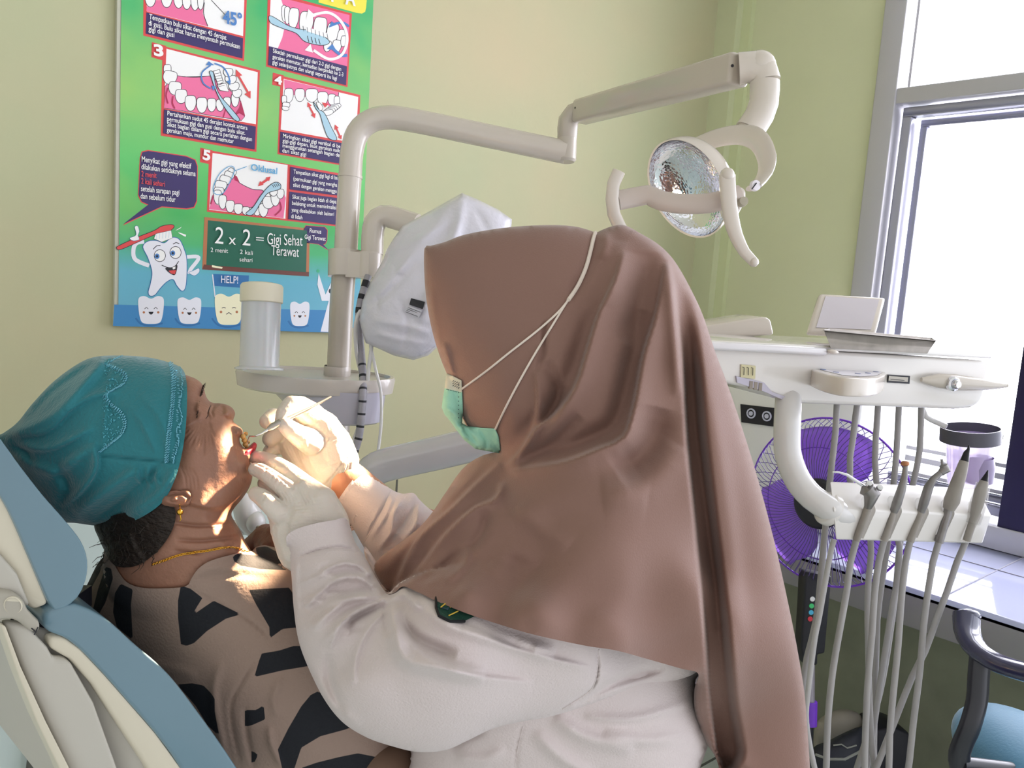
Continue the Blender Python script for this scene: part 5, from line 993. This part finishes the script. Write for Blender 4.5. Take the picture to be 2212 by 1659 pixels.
# patient's far hand, loosely curled beside the collar
m_skin2 = mat('patient_hand_skin', '#8a5748', .5, var=.2, vscale=30, bump=.2, bscale=150, sss=.1)
hd = MB(); chain(hd, [(545, 1182, 1.16, .016), (575, 1162, 1.15, .020), (600, 1165, 1.15, .022)])
for a in ([(590, 1150, 1.13, .011), (608, 1158, 1.12, .010), (617, 1175, 1.115, .0095), (611, 1192, 1.115, .0085)], [(580, 1152, 1.14, .011), (596, 1172, 1.115, .010), (604, 1192, 1.11, .009), (606, 1208, 1.112, .008)], [(570, 1160, 1.14, .010), (580, 1180, 1.12, .0095), (588, 1198, 1.115, .0085)], [(560, 1166, 1.15, .0095), (566, 1184, 1.13, .0085), (574, 1197, 1.125, .0075)], [(592, 1156, 1.16, .011), (622, 1166, 1.16, .010), (632, 1186, 1.15, .009)]): chain(hd, a)
remesh(hd, 'hand', m_skin2, pat, .0025, 3)

# ---------------------------------------------------------------- the dentist
den = thing('person', 'person in long brown headscarf, white coat, green face mask and latex gloves', 'person', W(1250, 1700, 1.0))
m_coat = mat('coat_cotton', '#cec2c0', .85, sheen=.2, var=.03, vscale=5, bump=.22, bscale=420)
arm_out = [(619, 1176), (621, 1156), (645, 1141), (685, 1130), (720, 1124), (749, 1122), (767, 1170), (791, 1207), (815, 1252), (838, 1280), (870, 1255), (950, 1225), (1100, 1200), (1300, 1235), (1440, 1320), (1510, 1425), (1500, 1455), (1430, 1478), (1330, 1505), (1200, 1545), (1120, 1560), (1062, 1575), (1010, 1600), (960, 1621), (900, 1624), (840, 1610), (790, 1592), (740, 1560), (700, 1510), (665, 1440), (644, 1380), (634, 1310), (629, 1240)]
def c13(x, y): return (600+x/2.34, 950+y/2.34)
as_ = [([c13(*q) for q in ((100, 590), (250, 545), (370, 550), (410, 575))], 2.5, -.003), ([c13(*q) for q in ((95, 600), (90, 720), (105, 900))], 6, .003),
      ([c13(*q) for q in ((200, 700), (290, 640), (400, 640), (500, 720))], 9, .008, 'v'), ([c13(*q) for q in ((150, 850), (260, 740), (400, 700), (520, 790))], 10, .009, 'v'), ([c13(*q) for q in ((170, 960), (300, 840), (420, 790), (550, 800))], 10, .008, 'g'), ([c13(*q) for q in ((270, 1060), (330, 930), (450, 850), (545, 815))], 9, .009, 'v'), ([c13(*q) for q in ((350, 960), (380, 900), (520, 840))], 8, -.008),
      ([c13(*q) for q in ((260, 1080), (255, 1200), (330, 1400))], 10, -.005), ([c13(*q) for q in ((560, 800), (590, 950), (640, 1100), (800, 1150), (1050, 1190))], 16, .012, 'g'), ([c13(*q) for q in ((600, 880), (700, 1000), (900, 1090))], 12, -.007), ([c13(*q) for q in ((700, 800), (850, 920), (1100, 1000), (1400, 1080))], 16, .010), ([c13(*q) for q in ((820, 880), (1000, 960), (1300, 1060))], 12, -.006),
      ([c13(*q) for q in ((560, 790), (640, 780), (720, 860))], 8, .008), ([c13(*q) for q in ((1620, 1060), (1600, 1240), (1450, 1350), (1400, 1385))], 2.5, -.004), ([c13(*q) for q in ((1500, 1350), (1700, 1230), (1960, 1150))], 10, -.008), ([c13(*q) for q in ((450, 780), (540, 850), (560, 1000))], 10, -.006), ([c13(*q) for q in ((150, 1100), (240, 1300), (420, 1450))], 12, .004)]
as_ += [([(842, 1290), (790, 1296), (730, 1300), (680, 1328)], 10, .005, 'f'), ([(842, 1300), (780, 1326), (730, 1356), (700, 1396)], 10, .005, 'f'), ([(845, 1312), (800, 1360), (772, 1420), (768, 1480)], 11, .0045, 'f'), ([(640, 1262), (700, 1240), (760, 1248), (808, 1262)], 9, .004, 'f'), ([(638, 1302), (700, 1280), (770, 1282)], 8, .0035, 'f'), ([(860, 1300), (900, 1400), (1000, 1450), (1150, 1470)], 22, .005, 'f'), ([(1000, 1350), (1120, 1400), (1280, 1440)], 16, .004, 'f')]
for i in range(14): x, y = RS.uniform(640, 840), RS.uniform(1230, 1400); as_.append(([(x, y), (x+22, y-12), (x+48, y-16)], RS.uniform(4, 8), RS.uniform(-.003, .004)))
as_ = [(*q[:2], q[2]*2.0, *q[3:]) for q in as_]
ARM = Pillow(arm_out, field([(680, 1150, .93), (700, 1250, .91), (700, 1400, .87), (780, 1520, .84), (950, 1450, .84), (1200, 1400, .87), (1450, 1400, .93)]), .085, 4.2, as_, p=.45, free=[[(610, 1178), (610, 1145), (640, 1120), (760, 1110), (752, 1126), (685, 1138), (630, 1160), (626, 1180)]])
tor_s = [([c13(*q) for q in ((1240, 1440), (1210, 1550), (1200, 1700))], 2.5, -.003), ([c13(*q) for q in ((1400, 1400), (1550, 1500), (1800, 1560))], 16, .012), ([c13(*q) for q in ((1550, 1410), (1800, 1420), (2080, 1340))], 14, .012, 'v'), ([c13(*q) for q in ((1300, 1480), (1450, 1620), (1600, 1700))], 14, .009), ([c13(*q) for q in ((860, 1560), (950, 1500), (1050, 1460))], 10, -.008), ([c13(*q) for q in ((1650, 1480), (1850, 1520), (2050, 1500))], 14, .008), ([c13(*q) for q in ((900, 1600), (1050, 1620), (1150, 1560))], 14, .006)]
TOR = Pillow([(786, 1186), (812, 1212), (838, 1262), (900, 1250), (1100, 1150), (1400, 1200), (1530, 1420), (1505, 1470), (1512, 1540), (1530, 1600), (1512, 1659), (1470, 1790), (860, 1790), (872, 1680), (884, 1610), (850, 1450), (820, 1330)], field([(800, 1230, 1.0), (1000, 1500, 1.02), (1400, 1500, 1.02), (1400, 1300, 1.05)]), .15, 7, tor_s, p=.42, free=[[(850, 1780), (1500, 1780), (1500, 1800), (850, 1800)]])
fsl = [([(771, 1010), (755, 1050), (733, 1090)], 3, .002), ([(844, 1058), (820, 1110), (783, 1176)], 2.5, -.004), ([(870, 1075), (850, 1110), (845, 1150), (815, 1190)], 7, .008), ([(900, 1078), (885, 1110), (860, 1150)], 7, -.006), ([(905, 1090), (900, 1130), (870, 1170)], 6, .005), ([(850, 1070), (835, 1110), (800, 1165)], 5, .004)]
FS = Pillow([(773, 1004), (808, 1030), (844, 1056), (868, 1066), (893, 1065), (907, 1080), (935, 1104), (990, 1130), (960, 1220), (860, 1270), (806, 1215), (783, 1177), (757, 1132), (729, 1091), (750, 1050)], 1.09, .062, 4, fsl, p=.42, free=[[(778, 998), (775, 1012), (738, 1092), (720, 1095), (740, 1045), (765, 1000)]])
ARM.build('coat', m_coat, den, extra=[TOR, FS])
def seam(P_, pts, r=.0007, nm='seam'):
    MB().tube(on_surf(P_, [tuple(q) for q in crom(pts, 6)], -.0001), r, 6).build(nm, m_coat, den)
seam(ARM, [c13(*q) for q in ((100, 590), (180, 560), (250, 545), (330, 545), (405, 565))]); seam(ARM, [c13(*q) for q in ((1622, 1060), (1615, 1150), (1590, 1250), (1520, 1310), (1440, 1360))], .0009)
seam(FS, [(843, 1060), (822, 1105), (803, 1145), (785, 1174)]); seam(TOR, [c13(*q) for q in ((1240, 1450), (1220, 1530), (1200, 1640))])
bz = FS.z(760, 1137)
bu = MB().lathe([(0, .0008), (.0040, .0008), (.0050, .0022), (.0056, .0018), (.0058, 0)], W(760, 1137, bz-.001), -fwd, 24).build('coat_button', mat('button_beige', '#b8a096', .3, coat=.4), den)
hh = MB()
for a, b_ in ((-1, -1), (1, -1), (-1, 1), (1, 1)): hh.lathe([(0, .0003), (.0008, 0)], W(760+a*2.6, 1137+b_*2.6, bz-.0022), -fwd, 8)
hh.build('button_hole', m_dark, bu)
MB().tube(on_surf(FS, [(765, 1128), (764, 1120), (769, 1112), (772, 1114)], .0008), .0007, 6).build('buttonhole_thread', m_coat, den)
# sleeve badge
decal(ARM, 'sleeve_badge', mat('badge_green', '#0f3d30', .8, bump=.3, bscale=400), [(940, 1285), (980, 1296), (1012, 1306), (1028, 1330), (1004, 1341), (972, 1341), (948, 1329), (942, 1310)], den, .004)
decal(ARM, 'badge_patch', mat('badge_blue', '#2c4250', .8), [(950, 1296), (975, 1303), (968, 1318), (950, 1312)], den, .005)
MB().tube(on_surf(ARM, [(942, 1290), (942, 1312), (948, 1330), (972, 1342), (1004, 1342)], .004), .0014, 6).build('badge_border', mat('badge_border', '#0b0d12', .8), den)
for a in (((969, 1330), (990, 1320)), ((952, 1312), (962, 1304)), ((972, 1312), (984, 1305))): MB().tube(on_surf(ARM, a, .006), .0007, 5).build('badge_stripe', mat('badge_yellow', '#c9a83a', .7), den)
# headscarf
m_hij = mat('scarf_crepe', '#84655a', .8, sheen=.25, var=.05, vscale=3, bump=.12, bscale=500)
def c7(x, y): return (900+x/2.765, 460+y/2.765)
hij_out = [(917, 537), (930, 531), (960, 523), (1000, 508), (1060, 496), (1120, 489), (1190, 486), (1240, 489), (1272, 497), (1287, 502), (1302, 496), (1325, 488), (1350, 487), (1385, 505), (1425, 530), (1458, 565), (1490, 620), (1518, 680), (1545, 760), (1575, 840), (1605, 930), (1630, 1010), (1655, 1100), (1680, 1200), (1702, 1300), (1722, 1400), (1738, 1500), (1746, 1600), (1752, 1700), (1755, 1790), (1600, 1790), (1560, 1680), (1545, 1635), (1522, 1600), (1508, 1565), (1500, 1530), (1500, 1490), (1508, 1455), (1470, 1444), (1400, 1424), (1330, 1405), (1260, 1394), (1150, 1370), (1070, 1346), (1000, 1322), (940, 1297), (900, 1278), (870, 1267), (853, 1280), (835, 1281), (815, 1250), (806, 1228), (820, 1205), (860, 1175), (905, 1140), (935, 1105), (962, 1065), (1000, 1012), (1040, 985), (1078, 975), (1060, 968), (1030, 950), (1005, 915), (985, 870), (968, 815), (952, 775), (935, 720), (923, 660), (917, 600)]
hst = [([(1088, 1008), (1120, 975), (1153, 930), (1195, 895), (1225, 862), (1247, 820), (1265, 760), (1291, 677), (1323, 610), (1345, 540)], 40, .030, 'f'),
      ([(1075, 1000), (1110, 965), (1140, 925), (1182, 885), (1212, 850), (1234, 805), (1252, 750), (1278, 670)], 20, -.012),
      ([(1095, 1015), (1160, 1005), (1225, 993), (1298, 965), (1345, 942), (1367, 876), (1388, 767), (1415, 677), (1436, 568)], 44, .034, 'f'),
      ([(1110, 1000), (1160, 985), (1225, 965), (1290, 940), (1325, 915), (1345, 860), (1368, 760), (1392, 670)], 22, -.020),
      ([(1153, 800), (1160, 858), (1153, 912), (1131, 966), (1095, 1006)], 18, .014, 'v'), ([(1166, 860), (1166, 915), (1140, 965)], 10, .006), ([(1176, 690), (1173, 760), (1160, 800)], 6, -.006),
      ([(1178, 780), (1205, 840), (1190, 900), (1125, 985)], 14, -.012), ([(1255, 900), (1200, 950), (1120, 1000)], 16, -.012),
      ([(1330, 1020), (1400, 965), (1425, 880)], 34, -.022), ([(1300, 1070), (1400, 1050), (1465, 960)], 40, .012),
      ([(1287, 500), (1279, 540), (1263, 590), (1230, 645)], 13, -.009), ([(1300, 500), (1310, 520), (1300, 560)], 12, .008), ([(1340, 520), (1330, 600), (1310, 660)], 22, .010), ([(1400, 545), (1385, 640), (1345, 740)], 26, -.016), ([(1442, 570), (1450, 660), (1458, 760), (1464, 860)], 12, .014),
      ([(1446, 560), (1462, 660), (1474, 780), (1482, 950), (1498, 1100), (1512, 1250), (1522, 1380), (1532, 1500), (1548, 1620)], 50, .012, 'fn'),
      ([(1452, 620), (1462, 680), (1474, 780), (1484, 950), (1498, 1100), (1512, 1250), (1524, 1380), (1532, 1500), (1548, 1620)], 52, -.055, 'wn'),  # trench shaped to stand in for the dark shadow band beside the fold
      ([(1510, 740), (1540, 900), (1570, 1100), (1590, 1300), (1605, 1450)], 22, .010), ([(1560, 1350), (1590, 1480), (1570, 1600)], 20, .008), ([(1560, 1640), (1620, 1680), (1700, 1720)], 12, -.010),
      ([(1078, 997), (1027, 1044), (980, 1091), (908, 1155), (873, 1215), (850, 1275)], 24, .022, 'v'), ([(1090, 1030), (1087, 1050), (1072, 1076), (1027, 1094), (967, 1147), (920, 1206), (873, 1266)], 22, .020, 'v'), ([(1040, 1010), (990, 1060), (930, 1120), (870, 1180), (830, 1240)], 14, .010),
      ([(1085, 1040), (1080, 1065), (1060, 1090)], 6, .010), ([(1012, 1180), (1008, 1210), (985, 1240), (960, 1255)], 9, .010), ([(995, 1190), (950, 1230), (900, 1262)], 9, -.008), ([(1055, 1100), (1040, 1150), (1010, 1190)], 12, -.008),
      ([(1060, 1240), (1110, 1190), (1160, 1220)], 26, .008), ([(1120, 1090), (1160, 1130), (1230, 1180)], 22, .007), ([(960, 740), (975, 800), (982, 830)], 6, .008), ([(930, 620), (940, 700), (958, 780)], 8, .004), ([(1100, 1100), (1250, 1060), (1400, 1080)], 40, .010), ([(1150, 1370), (1120, 1300), (1130, 1240)], 20, -.003)]
hz_ = field([(950, 600, 1.0), (1100, 600, 1.0), (1300, 600, 1.0), (1450, 700, 1.0), (1100, 850, .99), (1000, 800, 1.0), (1050, 960, 1.01), (850, 1230, 1.0), (900, 1200, .99), (950, 1240, .95), (1100, 1200, .94), (1000, 1300, .875), (1150, 1350, .86), (1300, 1380, .88), (1300, 1250, .90), (1470, 1430, .94), (1450, 1300, .93), (1600, 1200, 1.0), (1650, 1600, 1.02), (1550, 1650, 1.0)])
HIJ = Pillow(hij_out, hz_, .125, 5, hst, p=.40, rimfade=14, over=[(ARM, .006), (FS, .004)], free=[[(860, 1250), (1530, 1420), (1520, 1480), (1480, 1470), (1150, 1400), (850, 1290)], [(1500, 1780), (1800, 1780), (1800, 1800), (1500, 1800)]])
hj = HIJ.build('headscarf', m_hij, den)
# face mask
m_mask = mask_mat('mask_green', '#97ccb6', '#cbc9b8', rough=.75, bump=.1, bscale=300)
msk_out = [(965, 806), (980, 813), (997, 822), (999, 860), (1000, 890), (998, 914), (1012, 921), (1040, 924), (1070, 926), (1077, 943), (1081, 972), (1078, 979), (1055, 975), (1027, 970), (1002, 950), (987, 930), (972, 909), (960, 895), (954, 880), (957, 858), (961, 835)]
ms_ = [([(962, 880), (985, 895), (998, 915)], 5, .004), ([(985, 900), (1010, 935), (1035, 962)], 4, -.004), ([(1000, 918), (995, 935), (1010, 950)], 5, .005), ([(1035, 926), (1050, 950), (1052, 972)], 4, -.003), ([(1072, 930), (1073, 955), (1078, 975)], 2.5, .003), ([(993, 825), (994, 870), (995, 910)], 2.2, .001)]
MS = Pillow(msk_out, HIJ.z(1010, 900)+.012, .02, 3, ms_, p=.4, over=[(HIJ, .003)], rimfade=4, smooth=False)
mk = MS.build('face_mask', m_mask, den, mask=[[(960, 800), (1000, 818), (1000, 848), (958, 838)]])
mt_ = MB()
for k in range(9): mt_.tube(on_surf(MS, [(990, 830+k*9), (991, 831+k*9)], .001), .0005, 5)
for k in range(9): mt_.tube(on_surf(MS, [(965+k*3.5, 841+k*.9), (966+k*3.5, 841.3+k*.9)], .001), .0005, 5)
for k in range(3):
    for j in range(4): mt_.tube(on_surf(MS, [(978+j*4, 824+k*5+j*1.5), (980+j*4, 822+k*5+j*1.5)], .001), .0004, 4)
mt_.build('mask_print', mat('mask_dot', '#39424a', .6), mk)
m_cord = mat('cord_white', '#dcd0c4', .8)
def cord(pts, r0, name='mask_cord'):
    P_ = crom(pts, 8); z = HIJ.zs(P_); z = np.convolve(np.pad(z, 2, 'edge'), np.ones(5)/5, 'valid'); z = np.minimum(z, HIJ.zs(P_)-.0005); Q = [W(q[0], q[1], zz-r0*.7) for q, zz in zip(P_, z)]
    MB().tube(Q, r0, 8).build(name, m_cord, mk)
cord([(998, 840), (1050, 802), (1100, 762), (1160, 715), (1205, 675), (1228, 648)], .0013); cord([(1070, 927), (1095, 875), (1125, 818), (1160, 757), (1195, 700), (1226, 650), (1245, 625)], .0013)
cord([(1228, 648), (1248, 618), (1265, 580), (1275, 545), (1282, 515), (1286, 503)], .0024)
# gloves
m_glove = mat('latex', '#cfc5ba', .42, sss=.2, bump=.2, bscale=120, coat=.1, var=.05, vscale=20)
gw = []
for i in range(12): y = 1088+i*7; gw.append(([(595+i*1.5, y+8), (650, y-4), (700, y-2), (735, y+10)], 2.4, -.0009))
for i in range(9): x = 600+i*8; gw.append(([(x, 1060), (x+12, 1075+i), (x+16, 1092)], 2, .0009))
for i in range(7): gw.append(([(590+i*9, 1024+i*5), (584+i*9, 1036+i*5)], 2, -.0009))
gn = MB()
for a in ([(712, 1180, .93, .026), (704, 1130, .93, .026), (690, 1090, .93, .022), (662, 1060, .935, .0165)], [(680, 1185, .93, .030), (665, 1130, .93, .030), (650, 1090, .935, .022), (632, 1066, .94, .0155)], [(650, 1185, .93, .027), (630, 1140, .93, .024), (612, 1110, .935, .018)], [(690, 1175, .93, .028), (690, 1120, .93, .027)],
          [(660, 1056, .94, .0150), (622, 1021, .96, .0118), (588, 999, .98, .0102), (566, 991, .99, .0094), (552, 988, .995, .0086)],
          [(634, 1070, .93, .0140), (606, 1049, .935, .0112), (580, 1028, .945, .0096), (562, 1017, .955, .0090), (551, 1014, .96, .0082)],
          [(632, 1130, .93, .018), (603, 1107, .915, .0125), (582, 1088, .915, .0108), (564, 1073, .925, .0098), (553, 1067, .93, .0088)],
          [(640, 1076, .96, .014), (608, 1056, .985, .0115), (585, 1046, 1.0, .0098), (572, 1044, 1.005, .009)], [(655, 1080, .97, .013), (628, 1062, .995, .0105), (606, 1054, 1.01, .009), (596, 1054, 1.015, .0082)]): chain(gn, a)
gw += [([(546, 1000), (580, 1012), (610, 1034), (640, 1060)], 2.6, -.0025), ([(560, 1046), (590, 1068), (618, 1092)], 2.6, -.002), ([(575, 1008), (572, 1020)], 2, -.0012), ([(595, 1000), (590, 1012)], 2, -.0012), ([(572, 1070), (566, 1082)], 2, -.0012)]
remesh(gn, 'glove', m_glove, den, .0015, 2, gw)
gw2 = []
for i in range(8): gw2.append(([(640+i*9, 935+i*4), (650+i*9, 922+i*4), (668+i*9, 918+i*4)], 2.4, -.0013))
for i in range(8): gw2.append(([(610+i*7, 960-i*2), (625+i*6, 985), (640+i*5, 1010)], 2.4, .0011))
for i in range(5): gw2.append(([(700+i*9, 1050-i*2), (725+i*7, 1022), (752+i*2, 985)], 2.2, -.001))
gf = MB()
for a in ([(728, 1000, 1.06, .029), (716, 962, 1.06, .027), (698, 925, 1.05, .022), (672, 900, 1.045, .0175)], [(702, 1022, 1.06, .029), (684, 980, 1.06, .029), (655, 935, 1.055, .021)], [(690, 1025, 1.06, .026), (664, 1005, 1.06, .024), (632, 962, 1.06, .018)], [(728, 1000, 1.06, .029), (702, 1022, 1.06, .029)],
          [(672, 898, 1.04, .0175), (648, 880, 1.02, .0145), (630, 876, 1.005, .0125), (616, 893, .995, .0112), (610, 914, .988, .0096)],
          [(672, 955, 1.03, .017), (648, 942, 1.0, .0135), (627, 928, .985, .0112), (617, 919, .98, .0098)],
          [(650, 925, 1.055, .016), (612, 905, 1.055, .0125), (590, 900, 1.04, .0112), (577, 910, 1.03, .010)],
          [(635, 945, 1.065, .0155), (610, 935, 1.06, .0125), (592, 940, 1.045, .0115), (584, 948, 1.04, .0105)],
          [(632, 962, 1.07, .014), (608, 962, 1.065, .0115), (590, 968, 1.055, .0105), (582, 976, 1.05, .009)]): chain(gf, a)
remesh(gf, 'glove', m_glove, den, .0015, 2, gw2)
# the wearer inside: head, neck, trunk and both arms as one skin
sk3 = mat('dentist_skin', '#a8765c', .5, sss=.1, bump=.1, bscale=150)
bd_ = MB(); hc = W(1150, 740, 1.01)
bd_.ball(hc, (.105, .075, .115), 24, ax=(right, fwd, down)); bd_.ball(W(1075, 850, 1.01), (.05, .045, .06), 18, ax=(right, fwd, down)); bd_.ball(W(1020, 860, 1.01), .012, 10)
chain(bd_, [(1200, 860, 1.02, .05), (1240, 1050, 1.03, .055), (1290, 1200, 1.03, .09), (1250, 1500, 1.05, .11), (1200, 1700, 1.05, .11)])
chain(bd_, [(1300, 1240, 1.03, .08), (1380, 1330, .96, .045), (1000, 1440, .87, .038), (800, 1480, .865, .035), (700, 1300, .905, .030), (690, 1170, .93, .024)])
chain(bd_, [(1200, 1180, 1.06, .07), (1080, 1180, 1.12, .045), (940, 1160, 1.11, .034), (840, 1120, 1.095, .032), (775, 1060, 1.08, .0285), (738, 1028, 1.06, .0265)])
remesh(bd_, 'body', sk3, den, .005, 4)
wb_ = W(1190, 1720, 1.04); sk_ = MB(); sk_.lathe([(.10, .06), (.185, .03), (.20, -.12), (.205, -.3), (.215, -.5), (.235, 0.03-wb_.z), (.22, .012-wb_.z), (0, .012-wb_.z)], wb_, UPV, 40, sq=(tuple(right), .72)); sk_.build('skirt', mat('skirt_dark', '#4a3d38', .85, bump=.1, bscale=200), den)
# probe in the far hand
pr_ = thing('dental_probe', 'thin steel dental probe held in the gloved hand at the open mouth', 'dental probe', W(600, 915, .985))
MB().tube([W(715, 857, 1.03), W(672, 880, 1.01), W(604, 913, .975)], [.0014, .0016, .0034], 12).build('handle', m_steel, pr_)
MB().tube([W(606, 912, .976), W(588, 922, .972), W(578, 928, .970)], [.0042, .0042, .0024], 14).build('grip', m_steel, pr_)
MB().tube(PT([(580, 927, .970), (566, 936, .967), (552, 942, .967), (539, 942, .97), (536, 950, .972), (535, 960, .975)]), [.0018, .0014, .0011, .0009, .0007, .0004], 10).build('hooked_tip', m_chrome, pr_)
